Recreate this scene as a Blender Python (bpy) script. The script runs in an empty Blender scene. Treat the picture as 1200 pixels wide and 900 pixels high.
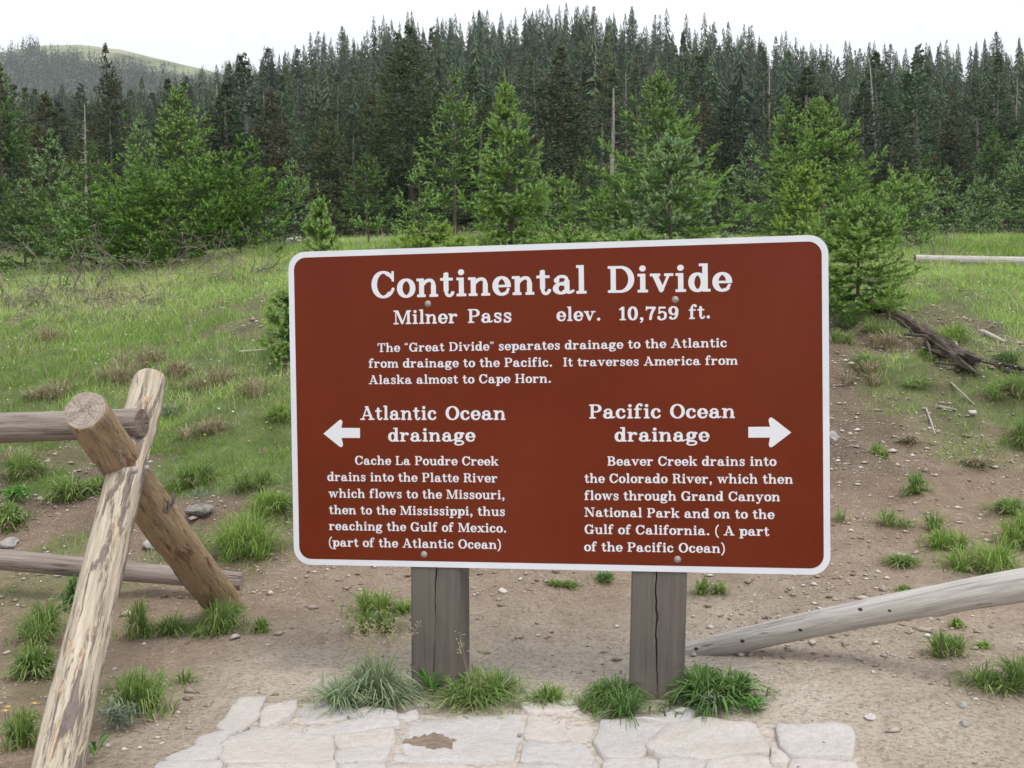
import bpy, math, random
import numpy as np
from mathutils import Vector, Matrix
from mathutils.geometry import tessellate_polygon, delaunay_2d_cdt

# ------------------------------------------------------------------ scene, camera, sky, sun
sc = bpy.context.scene
COL = sc.collection
EYE = 1.12                     # eye height above the ground at the sign
FPX = 1178.0                   # focal length in pixels of the 1200 px wide photograph
PITCH, ROLL = -0.02306, -0.01398
_cp, _sp = math.cos(PITCH), math.sin(PITCH)
_fw = Vector((0, _cp, _sp)); _up = Vector((0, -_sp, _cp)); _ri = Vector((1, 0, 0))
_c, _s = math.cos(ROLL), math.sin(ROLL)
RI = _c * _ri + _s * _up; UP = -_s * _ri + _c * _up; FW = _fw
cam_d = bpy.data.cameras.new("camera"); cam = bpy.data.objects.new("camera", cam_d); COL.objects.link(cam)
cam_d.sensor_width = 36; cam_d.lens = 36 * FPX / 1200; cam_d.clip_start = 0.05; cam_d.clip_end = 6000
cam.matrix_world = Matrix((( RI.x, UP.x, -FW.x, 0), (RI.y, UP.y, -FW.y, 0), (RI.z, UP.z, -FW.z, EYE), (0, 0, 0, 1)))
sc.camera = cam
sc.view_settings.view_transform = 'Standard'; sc.view_settings.look = 'None'
sc.view_settings.exposure = 0; sc.view_settings.gamma = 1
sc.cycles.use_denoising = True
sc.cycles.max_bounces = 6; sc.cycles.diffuse_bounces = 3; sc.cycles.glossy_bounces = 2
sc.cycles.transmission_bounces = 3; sc.cycles.transparent_max_bounces = 4

SUN_EL, SUN_AZ = math.radians(60), math.radians(146)   # azimuth clockwise from +Y: behind the camera, to the right
w = bpy.data.worlds.new("World"); sc.world = w; w.use_nodes = True
nt = w.node_tree; nt.nodes.clear()
wo = nt.nodes.new('ShaderNodeOutputWorld'); bg = nt.nodes.new('ShaderNodeBackground')
sky = nt.nodes.new('ShaderNodeTexSky'); sky.sky_type = 'NISHITA'; sky.sun_disc = False
sky.sun_elevation = SUN_EL; sky.sun_rotation = SUN_AZ; sky.altitude = 3000
tc = nt.nodes.new('ShaderNodeTexCoord'); nz = nt.nodes.new('ShaderNodeTexNoise')
nz.inputs['Scale'].default_value = 2.2; nz.inputs['Detail'].default_value = 5
nt.links.new(tc.outputs['Generated'], nz.inputs['Vector'])
cr = nt.nodes.new('ShaderNodeMapRange'); cr.inputs[1].default_value = 0.3; cr.inputs[2].default_value = 0.75
cr.inputs[3].default_value = 1.0; cr.inputs[4].default_value = 0.86
nt.links.new(nz.outputs['Fac'], cr.inputs[0])
mx = nt.nodes.new('ShaderNodeMix'); mx.data_type = 'RGBA'
nt.links.new(cr.outputs[0], mx.inputs[0]); nt.links.new(sky.outputs[0], mx.inputs[6])
mx.inputs[7].default_value = (12.8, 13.0, 13.5, 1)     # bright overcast cloud layer
nt.links.new(mx.outputs[2], bg.inputs[0]); bg.inputs[1].default_value = 0.1
nt.links.new(bg.outputs[0], wo.inputs[0])
sun_d = bpy.data.lights.new("sun", 'SUN'); sun_d.energy = 2.5; sun_d.angle = math.radians(24); sun_d.color = (1, .96, .9)
sun = bpy.data.objects.new("sun", sun_d); COL.objects.link(sun)
sd = Vector((math.sin(SUN_AZ) * math.cos(SUN_EL), math.cos(SUN_AZ) * math.cos(SUN_EL), math.sin(SUN_EL)))
sun.rotation_euler = sd.to_track_quat('Z', 'Y').to_euler(); sun.location = (0, -5, 20)

# ------------------------------------------------------------------ helpers
rng = np.random.default_rng(7)
random.seed(7)

def _hash(ix, iy, iz, seed):
    h = (ix.astype(np.int64) * 374761393 + iy.astype(np.int64) * 668265263 + iz.astype(np.int64) * 2147483647 + seed * 974711) & 0xffffffff
    h = ((h ^ (h >> 13)) * 1274126177) & 0xffffffff
    h = h ^ (h >> 16)
    return (h & 0xffffff) / float(0xffffff)

def vnoise(x, y, z=0.0, seed=0):
    x, y, z = np.broadcast_arrays(np.asarray(x, float), np.asarray(y, float), np.asarray(z, float))
    xi, yi, zi = np.floor(x), np.floor(y), np.floor(z)
    fx, fy, fz = x - xi, y - yi, z - zi
    fx, fy, fz = [f * f * (3 - 2 * f) for f in (fx, fy, fz)]
    r = 0
    for a in (0, 1):
        for b in (0, 1):
            for c in (0, 1):
                wt = (fx if a else 1 - fx) * (fy if b else 1 - fy) * (fz if c else 1 - fz)
                r = r + wt * _hash(xi + a, yi + b, zi + c, seed)
    return r

def fbm(x, y, z=0.0, o=4, seed=0):
    r, a, t = 0, 1.0, 0
    for k in range(o):
        r = r + a * vnoise(np.asarray(x) * 2 ** k, np.asarray(y) * 2 ** k, np.asarray(z) * 2 ** k, seed + k); t += a; a *= .5
    return r / t

def ray(px, py):
    return (RI * ((px - 600) / FPX) + UP * ((450 - py) / FPX) + FW)

def at(px, py, Y):            # point at forward distance Y along the line of sight through a pixel
    d = ray(px, py); k = Y / d.y
    return Vector((d.x * k, Y, EYE + d.z * k))

# terrain: height (relative to the eye) against forward distance, left / centre / right of the view
TL = ([0, 2.5, 3.5, 4.3, 5, 6, 7, 8, 9, 10, 11.5, 13, 16, 22, 30, 40, 60, 80, 100, 125, 150, 190, 240, 400],
      [-1.08, -1.07, -1.10, -1.06, -.93, -.62, -.27, .03, .38, .69, 1.03, 1.33, 1.70, 2.5, 3.6, 5.2, 8.6, 13.6, 19, 26, 33, 48, 58, 60])
TM = ([0, 2.5, 3.4, 4.0, 4.6, 5.3, 6.2, 7, 8, 9.5, 11, 13, 16, 22, 30, 40, 60, 80, 100, 125, 150, 190, 240, 400],
      [-1.13, -1.14, -1.12, -1.08, -.98, -.74, -.4, -.03, .38, .92, 1.27, 1.5, 1.9, 2.7, 3.8, 5.5, 10, 15.5, 21.5, 30, 40, 57.5, 74, 74])
TR = ([0, 2.5, 3.5, 4.2, 5, 6, 7, 8, 9.5, 12, 14, 16, 22, 30, 40, 60, 80, 100, 125, 150, 190, 240, 400],
      [-1.10, -1.10, -1.00, -.93, -.78, -.50, -.20, .14, .56, 1.17, 1.5, 1.8, 2.5, 3.6, 5.2, 9.2, 14.5, 20, 28, 36, 51, 64, 64])

def hgt(x, y):
    x = np.asarray(x, float); y = np.asarray(y, float)
    yy = np.clip(y, 0, 400)
    def soft(T):
        r = 0
        for k in (.90, .95, 1.0, 1.05, 1.10):
            r = r + np.interp(yy * k, T[0], T[1])
        return r / 5
    u = x / np.maximum(y, 2.5)
    wl = np.clip((-u - .05) / .35, 0, 1); wr = np.clip((u - .05) / .33, 0, 1)
    wl = wl * wl * (3 - 2 * wl); wr = wr * wr * (3 - 2 * wr)
    h = soft(TL) * wl + soft(TR) * wr + soft(TM) * (1 - wl - wr)
    flat = np.clip((y - 3.28) / .35, 0, 1); flat = np.maximum(flat, np.clip((np.abs(x) - 1.15) / .4, 0, 1))
    amp = (.35 + .65 * flat) * np.clip((y - 3.2) / 4, .12, 1) * .17 * np.clip(1.3 - y / 60, .4, 1)
    h = h + (fbm(x * .9, y * .9, 0, 3, 11) - .5) * amp * 1.6 + (fbm(x * 4, y * 4, 0, 3, 21) - .5) * amp * .55
    bank = np.clip((y - 4.4) / .8, 0, 1) * np.clip((9 - y) / 1.2, 0, 1); h = h - bank * np.clip(np.abs(vnoise(x * 1.6, y * 1.6, 0, 61) - .5) * 2 - .0, 0, .5) * .16 + bank * .03
    h = h + (fbm(x * 9, y * 9, 0, 3, 31) - .5) * np.clip((y - 2.6) / 1.5, .25, 1) * np.interp(y, [0, 10, 20], [.034, .034, 0]) * (.1 + .9 * flat)
    h = h + (y > 30) * (fbm(x * .06, y * .06, 0, 3, 5) - .5) * np.clip((y - 30) / 60, 0, 1) * 5
    return h + EYE

def gz(x, y): return float(hgt(x, y))

def ground(px, py):           # where the line of sight through a pixel meets the terrain
    d = ray(px, py)
    ys = np.concatenate([np.arange(1.6, 12, .02), np.arange(12, 60, .1)])
    X = d.x / d.y * ys; Z = EYE + d.z / d.y * ys
    below = Z <= hgt(X, ys)
    i = int(np.argmax(below)) if below.any() else len(ys) - 1
    return Vector((X[i], ys[i], gz(X[i], ys[i])))

def gat(px, Y):               # ground point in the picture column px at forward distance Y
    d = ray(px, 300); x = d.x / d.y * Y
    return Vector((x, Y, gz(x, Y)))

def new_mesh(name, V, F=None, tris=None, attrs=None, smooth=False):
    me = bpy.data.meshes.new(name)
    V = np.asarray(V, np.float32).reshape(-1, 3)
    if tris is not None:
        T = np.asarray(tris, np.int32)
        n, k = T.shape
        me.vertices.add(len(V)); me.vertices.foreach_set('co', V.ravel())
        me.loops.add(n * k); me.loops.foreach_set('vertex_index', T.ravel())
        me.polygons.add(n); me.polygons.foreach_set('loop_start', np.arange(0, n * k, k, dtype=np.int32))
        me.polygons.foreach_set('loop_total', np.full(n, k, np.int32))
        me.update(calc_edges=True)
    else:
        me.from_pydata(V.tolist(), [], F)
    if smooth: me.polygons.foreach_set('use_smooth', np.ones(len(me.polygons), bool))
    for k, a in (attrs or {}).items():
        at_ = me.attributes.new(k, 'FLOAT', 'POINT'); at_.data.foreach_set('value', np.asarray(a, np.float32))
    return me

def link(name, me, mat=None, parent=None):
    o = bpy.data.objects.new(name, me); COL.objects.link(o)
    if mat is not None and me is not None and len(me.materials) == 0:
        for m in (mat if isinstance(mat, (list, tuple)) else [mat]): me.materials.append(m)
    if parent is not None: o.parent = parent
    return o

def tag(o, label=None, cat=None, group=None, kind=None):
    if label: o['label'] = label
    if cat: o['category'] = cat
    if group: o['group'] = group
    if kind: o['kind'] = kind
    return o

def empty(name, loc=(0, 0, 0), rz=0):
    o = bpy.data.objects.new(name, None); COL.objects.link(o); o.location = loc; o.rotation_euler = (0, 0, rz)
    o.empty_display_size = .1
    return o

# ------------------------------------------------------------------ materials
def mat_new(name):
    m = bpy.data.materials.new(name); m.use_nodes = True
    return m, m.node_tree, m.node_tree.nodes['Principled BSDF']

class N:                      # small node helper
    def __init__(s, nt): s.nt = nt
    def add(s, t, **k):
        n = s.nt.nodes.new(t)
        for a, b in k.items(): setattr(n, a, b)
        return n
    def l(s, a, b): s.nt.links.new(a, b)
    def coords(s, scale=(1, 1, 1), kind='Object'):
        t = s.add('ShaderNodeTexCoord'); m = s.add('ShaderNodeMapping'); m.inputs['Scale'].default_value = scale
        s.l(t.outputs[kind], m.inputs['Vector']); return m.outputs[0]
    def noise(s, vec, scale, detail=4, rough=.55, dist=0):
        n = s.add('ShaderNodeTexNoise'); s.l(vec, n.inputs['Vector']); n.inputs['Scale'].default_value = scale
        n.inputs['Detail'].default_value = detail; n.inputs['Roughness'].default_value = rough; n.inputs['Distortion'].default_value = dist
        return n.outputs['Fac']
    def ramp(s, fac, stops, interp='LINEAR'):
        r = s.add('ShaderNodeValToRGB'); r.color_ramp.interpolation = interp
        e = r.color_ramp.elements
        while len(e) < len(stops): e.new(.5)
        for q, (p, c) in zip(e, stops):
            q.position = p; q.color = (c[0], c[1], c[2], 1) if isinstance(c, (tuple, list)) else (c, c, c, 1)
        s.l(fac, r.inputs[0]); return r.outputs[0]
    def mix(s, fac, a, b, mode='MIX'):
        m = s.add('ShaderNodeMix', data_type='RGBA', blend_type=mode)
        for i, v in ((0, fac), (6, a), (7, b)):
            if hasattr(v, 'is_output'): s.l(v, m.inputs[i])
            elif i == 0: m.inputs[0].default_value = v
            else: m.inputs[i].default_value = (v[0], v[1], v[2], 1)
        return m.outputs[2]
    def math(s, op, a, b=0.0):
        m = s.add('ShaderNodeMath', operation=op)
        for i, v in ((0, a), (1, b)):
            if hasattr(v, 'is_output'): s.l(v, m.inputs[i])
            else: m.inputs[i].default_value = v
        return m.outputs[0]
    def attr(s, name):
        a = s.add('ShaderNodeAttribute', attribute_name=name); return a.outputs['Fac']
    def bump(s, h, strength=.5, dist=.01, normal=None):
        b = s.add('ShaderNodeBump'); b.inputs['Strength'].default_value = strength; b.inputs['Distance'].default_value = dist
        s.l(h, b.inputs['Height'])
        if normal is not None: s.l(normal, b.inputs['Normal'])
        return b.outputs[0]

def m_plain(name, col, rough=.6, metal=0, spec=.5, var=0.0, vscale=20):
    m, nt, p = mat_new(name); n = N(nt)
    p.inputs['Roughness'].default_value = rough; p.inputs['Metallic'].default_value = metal
    p.inputs['Specular IOR Level'].default_value = spec
    if var:
        f = n.noise(n.coords(), vscale, 5)
        c = n.ramp(f, [(.3, tuple(v * (1 - var) for v in col)), (.7, tuple(min(1, v * (1 + var)) for v in col))])
        n.l(c, p.inputs['Base Color'])
    else: p.inputs['Base Color'].default_value = (*col, 1)
    return m

def m_wood(name, dark, mid, light, patch=None, patch_amt=.5, crack=.5, zs=1.0, patch2=None, bumpd=.012):
    """weathered round timber: grain runs along local Z"""
    m, nt, p = mat_new(name); n = N(nt)
    g = n.coords((1, 1, .07 * zs)); g2 = n.coords((1, 1, .03 * zs)); c3 = n.coords((1, 1, .35))
    grain = n.noise(g, 70, 6, .65, .3)
    col = n.ramp(grain, [(.25, dark), (.5, mid), (.75, light)])
    big = n.noise(c3, 9, 4, .6, .4)
    col = n.mix(n.ramp(big, [(.35, 0), (.7, .55)]), col, light)
    h = grain
    if patch is not None:
        pf = n.noise(n.coords((1, 1, .16)), 24, 6, .66, .35)
        k = n.ramp(pf, [(patch_amt, 0), (patch_amt + .035, 1)])
        col = n.mix(k, col, patch)
        h = n.math('SUBTRACT', h, n.math('MULTIPLY', k, .5))
    if patch2 is not None:
        pf2 = n.noise(n.coords((1, 1, .13), 'Object'), 30, 7, .72, .5)
        k2 = n.ramp(pf2, [(.535, 0), (.585, 1)])
        col = n.mix(k2, col, patch2)
        h = n.math('ADD', h, n.math('MULTIPLY', k2, .35))
    ck = n.noise(g2, 46, 3, .5, .15)
    ckm = n.ramp(ck, [(.478 , 0), (.5, 1), (.522, 0)])
    gate = n.ramp(n.noise(c3, 5, 2), [(.5, 0), (.62, crack)])
    ckm = n.math('MULTIPLY', ckm, gate)
    col = n.mix(ckm, col, tuple(v * .25 for v in dark))
    h = n.math('SUBTRACT', h, n.math('MULTIPLY', ckm, 1.2))
    n.l(col, p.inputs['Base Color']); p.inputs['Roughness'].default_value = .85; p.inputs['Specular IOR Level'].default_value = .2
    n.l(n.bump(h, .8, bumpd), p.inputs['Normal'])
    return m

def m_endgrain(name, a, b):
    m, nt, p = mat_new(name); n = N(nt)
    v = n.coords()
    wv = n.add('ShaderNodeTexWave', wave_type='RINGS', rings_direction='Z'); n.l(v, wv.inputs['Vector'])
    wv.inputs['Scale'].default_value = 28; wv.inputs['Distortion'].default_value = 1.6; wv.inputs['Detail'].default_value = 3
    f = n.noise(v, 30, 6)
    c = n.mix(n.math('MULTIPLY', wv.outputs['Fac'], .35), n.ramp(f, [(.3, a), (.7, b)]), tuple(x * .55 for x in a))
    rad = n.noise(v, 14, 2)
    c = n.mix(n.ramp(rad, [(.495, 0), (.505, .6), (.515, 0)]), c, (.03, .025, .02))
    n.l(c, p.inputs['Base Color']); p.inputs['Roughness'].default_value = .9
    n.l(n.bump(f, .6, .006), p.inputs['Normal'])
    return m

def m_leaf(name, stops, trans=.25, rough=.6, objvar=.0, tipcol=None):
    """foliage: colour by the mesh's own 'tint' value, a little light through the leaf"""
    m, nt, p = mat_new(name); n = N(nt)
    c = n.ramp(n.attr('tint'), stops)
    if tipcol is not None: c = n.mix(n.attr('tip'), c, tipcol)
    if objvar:
        oi = n.add('ShaderNodeObjectInfo')
        hs = n.add('ShaderNodeHueSaturation')
        n.l(n.math('ADD', n.math('MULTIPLY', oi.outputs['Random'], objvar), 1 - objvar / 2), hs.inputs['Value'])
        r2 = n.math('FRACT', n.math('MULTIPLY', oi.outputs['Random'], 17.3))
        n.l(n.math('ADD', n.math('MULTIPLY', r2, .035), .492), hs.inputs['Hue'])
        n.l(n.math('ADD', n.math('MULTIPLY', n.math('FRACT', n.math('MULTIPLY', oi.outputs['Random'], 41.7)), .5), .7), hs.inputs['Saturation'])
        n.l(c, hs.inputs['Color']); c = hs.outputs[0]
    n.l(c, p.inputs['Base Color']); p.inputs['Roughness'].default_value = rough; p.inputs['Specular IOR Level'].default_value = .08
    if trans:
        t = n.add('ShaderNodeBsdfTranslucent'); n.l(c, t.inputs[0])
        ms = n.add('ShaderNodeMixShader'); ms.inputs[0].default_value = trans
        n.l(p.outputs[0], ms.inputs[1]); n.l(t.outputs[0], ms.inputs[2])
        n.l(ms.outputs[0], nt.nodes['Material Output'].inputs[0])
    return m

M = {}
M['sign_white'] = m_plain('sign_white', (.66, .69, .74), .35, var=.04, vscale=6)
M['lettering'] = m_plain('lettering_white', (.68, .70, .74), .4)
M['bolt'] = m_plain('galvanised_bolt', (.33, .29, .27), .6, .3, var=.2, vscale=90)
M['alu'] = m_plain('sheet_aluminium', (.5, .52, .56), .4, .7)

def m_brown():
    m, nt, p = mat_new('sign_brown'); n = N(nt); v = n.coords()
    f = n.noise(v, 3, 5, .6); d = n.noise(n.coords((1, 1, 1)), 260, 2)
    c = n.ramp(f, [(.3, (.124, .0180, .0045)), (.7, (.142, .0225, .0060))])
    fd = n.noise(n.coords((1, 1, .35)), 2.1, 4, .6)
    c = n.mix(n.ramp(fd, [(.48, 0), (.75, .18)]), c, (.18, .045, .022))     # chalky, faded blotches
    c = n.mix(n.ramp(d, [(.72, 0), (.75, .45)]), c, (.32, .19, .13))        # specks of dirt
    n.l(c, p.inputs['Base Color']); p.inputs['Specular IOR Level'].default_value = .15
    n.l(n.ramp(f, [(.3, .30), (.7, .40)]), p.inputs['Roughness'])
    n.l(n.bump(n.noise(n.coords((1, 1, 6)), 6, 3), .04, .01), p.inputs['Normal'])
    return m
M['sign_brown'] = m_brown()

def m_post():
    m, nt, p = mat_new('post_stain'); n = N(nt)
    g = n.noise(n.coords((1, 1, .05)), 60, 6, .65, .2); b = n.noise(n.coords((1, 1, .4)), 7, 4)
    c = n.ramp(g, [(.25, (.085, .074, .064)), (.55, (.125, .110, .097)), (.8, (.165, .148, .132))])
    c = n.mix(n.ramp(b, [(.4, 0), (.75, .45)]), c, (.175, .155, .135))
    # pale dust and splashed soil near the foot (world height)
    geo = n.add('ShaderNodeNewGeometry'); sx = n.add('ShaderNodeSeparateXYZ'); n.l(geo.outputs['Position'], sx.inputs[0])
    k = n.ramp(n.math('ADD', sx.outputs[2], n.math('MULTIPLY', b, .12)), [(.05, .45), (.17, 0)])
    c = n.mix(k, c, (.24, .2, .16))
    n.l(c, p.inputs['Base Color']); p.inputs['Roughness'].default_value = .8; p.inputs['Specular IOR Level'].default_value = .25
    n.l(n.bump(g, .5, .006), p.inputs['Normal'])
    return m
M['post'] = m_post()
M['log_peeled'] = m_wood('log_peeled', (.17, .14, .11), (.42, .355, .275), (.64, .57, .46), (.55, .41, .28), .59, 1.0, patch2=(.21, .175, .155))
M['log_brown'] = m_wood('log_brown', (.13, .085, .05), (.31, .215, .125), (.43, .33, .22), (.20, .10, .055), .57, .5, zs=1.5, patch2=(.36, .29, .22))
M['log_grey'] = m_wood('log_grey', (.11, .09, .075), (.245, .205, .175), (.34, .30, .27), None, .5, .8)
M['log_silver'] = m_wood('log_silver', (.24, .215, .19), (.45, .42, .39), (.58, .56, .53), (.22, .18, .155), .66, .6)
M['log_rotten'] = m_wood('log_rotten', (.02, .016, .013), (.07, .055, .045), (.19, .16, .13), (.28, .16, .08), .63, .9)
M['end_grain'] = m_endgrain('end_grain', (.27, .22, .18), (.40, .34, .29))
M['end_grain_dark'] = m_endgrain('end_grain_dark', (.13, .10, .085), (.24, .19, .16))
M['knot'] = m_plain('dark_knot', (.07, .055, .045), .9, spec=.1)
M['twig'] = m_plain('dead_twig', (.25, .21, .185), .9, spec=.1, var=.4, vscale=12)
M['twig_pale'] = m_plain('dead_twig_pale', (.38, .345, .31), .9, spec=.1, var=.3, vscale=12)
M['bark'] = m_plain('spruce_bark', (.095, .083, .070), .9, spec=.1, var=.4, vscale=30)
M['bark_forest'] = m_plain('forest_bark', (.19, .175, .16), .9, spec=.1, var=.4, vscale=3)
M['bark_grey'] = m_plain('dead_spruce_bark', (.27, .245, .225), .9, spec=.1, var=.35, vscale=8)

def m_ground():
    m, nt, p = mat_new('mountain_soil'); n = N(nt); v = n.coords()
    big = n.noise(v, .9, 5, .6); mid = n.noise(v, 6, 6, .65); fine = n.noise(v, 60, 5, .7); grit = n.noise(v, 190, 3, .7)
    dirt = n.ramp(mid, [(.25, (.17, .115, .078)), (.5, (.30, .22, .158)), (.75, (.43, .34, .26))])
    dirt = n.mix(n.ramp(big, [(.35, 0), (.65, .5)]), dirt, (.34, .24, .17))
    pale = n.ramp(mid, [(.25, (.50, .425, .34)), (.7, (.66, .59, .50))])
    dirt = n.mix(n.attr('pale'), dirt, pale)
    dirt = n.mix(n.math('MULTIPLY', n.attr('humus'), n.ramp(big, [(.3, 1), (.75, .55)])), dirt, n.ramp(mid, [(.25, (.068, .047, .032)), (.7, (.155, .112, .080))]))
    dirt = n.mix(n.ramp(fine, [(.28, .7), (.55, 0)]), dirt, (.14, .105, .08))
    dirt = n.mix(n.ramp(grit, [(.56, 0), (.63, .75)]), dirt, (.50, .44, .38))
    vo = n.add('ShaderNodeTexVoronoi'); n.l(v, vo.inputs['Vector']); vo.inputs['Scale'].default_value = 55
    st = n.ramp(vo.outputs['Distance'], [(.16, 1), (.24, 0)])
    sel = n.math('GREATER_THAN', n.noise(v, 17, 3), .53)
    st = n.math('MULTIPLY', st, sel)
    dirt = n.mix(st, dirt, n.ramp(n.noise(v, 40, 1), [(.35, (.30, .25, .21)), (.65, (.60, .55, .5))]))
    gr = n.ramp(mid, [(.25, (.08, .11, .04)), (.5, (.14, .22, .065)), (.8, (.27, .30, .14))])
    gr = n.mix(n.ramp(fine, [(.35, .6), (.6, 0)]), gr, (.11, .085, .05))
    f = n.attr('grass')
    col = n.mix(f, dirt, gr)
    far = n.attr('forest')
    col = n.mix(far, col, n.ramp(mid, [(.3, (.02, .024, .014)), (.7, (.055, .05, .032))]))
    n.l(col, p.inputs['Base Color']); p.inputs['Roughness'].default_value = .95; p.inputs['Specular IOR Level'].default_value = .12
    h = n.math('ADD', n.math('MULTIPLY', fine, .5), n.math('MULTIPLY', grit, .3))
    h = n.math('ADD', h, n.math('MULTIPLY', st, .35)); h = n.math('ADD', h, n.math('MULTIPLY', mid, 1.3))
    n.l(n.bump(h, 1.0, .026), p.inputs['Normal'])
    return m
M['ground'] = m_ground()

def m_stone():
    m, nt, p = mat_new('pale_flagstone'); n = N(nt); v = n.coords()
    oi = n.add('ShaderNodeObjectInfo')
    f = n.noise(v, 5, 6, .65, .3); g = n.noise(v, 45, 6, .7); h3 = n.noise(v, 170, 3, .7)
    base = n.ramp(oi.outputs['Random'], [(.1, (.55, .54, .545)), (.4, (.61, .565, .52)), (.7, (.57, .565, .575)), (1, (.63, .575, .53))])
    c = n.mix(n.ramp(f, [(.35, .0), (.7, .55)]), base, (.47, .42, .38))
    c = n.mix(n.ramp(g, [(.35, .4), (.6, 0)]), c, (.40, .36, .32))
    c = n.mix(n.ramp(h3, [(.6, 0), (.7, .5)]), c, (.26, .23, .2))
    n.l(c, p.inputs['Base Color']); p.inputs['Roughness'].default_value = .8; p.inputs['Specular IOR Level'].default_value = .25
    n.l(n.bump(n.math('ADD', n.math('MULTIPLY', f, 1.5), n.math('MULTIPLY', g, .6)), .8, .02), p.inputs['Normal'])
    return m
M['stone'] = m_stone()
M['mortar'] = m_plain('joint_grit', (.43, .385, .335), .95, spec=.1, var=.35, vscale=45)
M['rock_dark'] = m_plain('lichen_rock', (.20, .19, .17), .9, spec=.15, var=.5, vscale=30)
M['rock'] = m_plain('grey_rock', (.36, .345, .33), .9, spec=.15, var=.35, vscale=14)
M['pebble'] = m_leaf('pebbles', [(0, (.22, .17, .135)), (.45, (.38, .32, .27)), (.8, (.52, .47, .42)), (1, (.62, .58, .54))], 0, .85)
M['damp'] = m_plain('damp_soil', (.22, .17, .13), .9, spec=.2, var=.3, vscale=40)
M['grass'] = m_leaf('meadow_grass', [(0, (.16, .26, .05)), (.4, (.31, .50, .105)), (.75, (.47, .69, .18)), (1, (.66, .69, .34))], .4)
M['dry_grass'] = m_leaf('dry_grass', [(0, (.20, .165, .10)), (.5, (.36, .31, .20)), (1, (.54, .48, .34))], .2)
M['tuft_green'] = m_leaf('tussock_green', [(0, (.11, .18, .045)), (.5, (.22, .33, .095)), (.85, (.37, .45, .18)), (1, (.56, .50, .32))], .35)
M['tuft_dark'] = m_leaf('tussock_dark', [(0, (.07, .14, .04)), (.5, (.14, .25, .075)), (.85, (.26, .38, .14)), (1, (.54, .48, .30))], .35)
M['tuft_blue'] = m_leaf('tussock_blue', [(0, (.15, .21, .12)), (.5, (.28, .37, .21)), (.85, (.42, .49, .32)), (1, (.48, .42, .28))], .25)
M['tuft_bright'] = m_leaf('tussock_bright', [(0, (.14, .23, .05)), (.5, (.25, .38, .09)), (.9, (.38, .47, .16)), (1, (.50, .46, .27))], .3)
M['sage'] = m_leaf('grey_sage', [(0, (.15, .19, .13)), (1, (.34, .39, .30))], .2)
M['leafy'] = m_leaf('weed_leaves', [(0, (.06, .19, .03)), (1, (.15, .36, .07))], .3)
M['petal_yellow'] = m_plain('yellow_petal', (.75, .52, .03), .6)
M['petal_white'] = m_plain('white_petal', (.75, .75, .72), .6)
TIP = (.22, .38, .20)
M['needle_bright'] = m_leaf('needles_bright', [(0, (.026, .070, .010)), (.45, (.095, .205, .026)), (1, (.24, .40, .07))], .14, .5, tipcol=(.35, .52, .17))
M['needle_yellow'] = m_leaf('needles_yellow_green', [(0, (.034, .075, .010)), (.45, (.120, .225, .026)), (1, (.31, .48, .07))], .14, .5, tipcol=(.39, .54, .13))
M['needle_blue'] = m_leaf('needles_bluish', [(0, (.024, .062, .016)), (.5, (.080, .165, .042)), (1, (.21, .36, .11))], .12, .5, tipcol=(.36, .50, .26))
M['needle_dark'] = m_leaf('needles_dark', [(0, (.024, .054, .014)), (.5, (.055, .110, .026)), (1, (.12, .20, .050))], .12, .55, tipcol=(.18, .28, .09))
M['needle_thicket'] = m_leaf('needles_thicket', [(0, (.014, .038, .006)), (.5, (.050, .120, .016)), (1, (.17, .32, .045))], .08, .5, tipcol=(.25, .43, .09))
M['needle_forest'] = m_leaf('needles_forest', [(0, (.026, .052, .026)), (.5, (.058, .100, .046)), (1, (.115, .160, .074))], .1, .6, objvar=.5, tipcol=(.12, .15, .08))
M['needle_olive'] = m_leaf('needles_olive', [(0, (.032, .050, .020)), (.5, (.068, .094, .036)), (1, (.125, .150, .058))], .1, .6, objvar=.4, tipcol=(.16, .16, .07))
M['needle_rust'] = m_leaf('needles_rust', [(0, (.042, .047, .022)), (.5, (.086, .088, .038)), (1, (.145, .134, .060))], .1, .6, objvar=.3, tipcol=(.16, .14, .07))

# ------------------------------------------------------------------ ground sheet
def lerp_grid(lo, hi, fine_lo, fine_hi, step, growth=1.09):
    a = list(np.arange(fine_lo, fine_hi, step)); s = step; v = a[-1]
    while v < hi: s *= growth; v += s; a.append(v)
    s = step; v = a[0]; b = []
    while v > lo: s *= growth; v -= s; b.append(v)
    return np.array(b[::-1] + a)
gx = lerp_grid(-900, 900, -4.0, 4.0, .048, 1.07); gy = lerp_grid(-200, 900, 2.3, 8.0, .04, 1.035)
XX, YY = np.meshgrid(gx, gy); ZZ = hgt(XX, YY)

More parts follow.
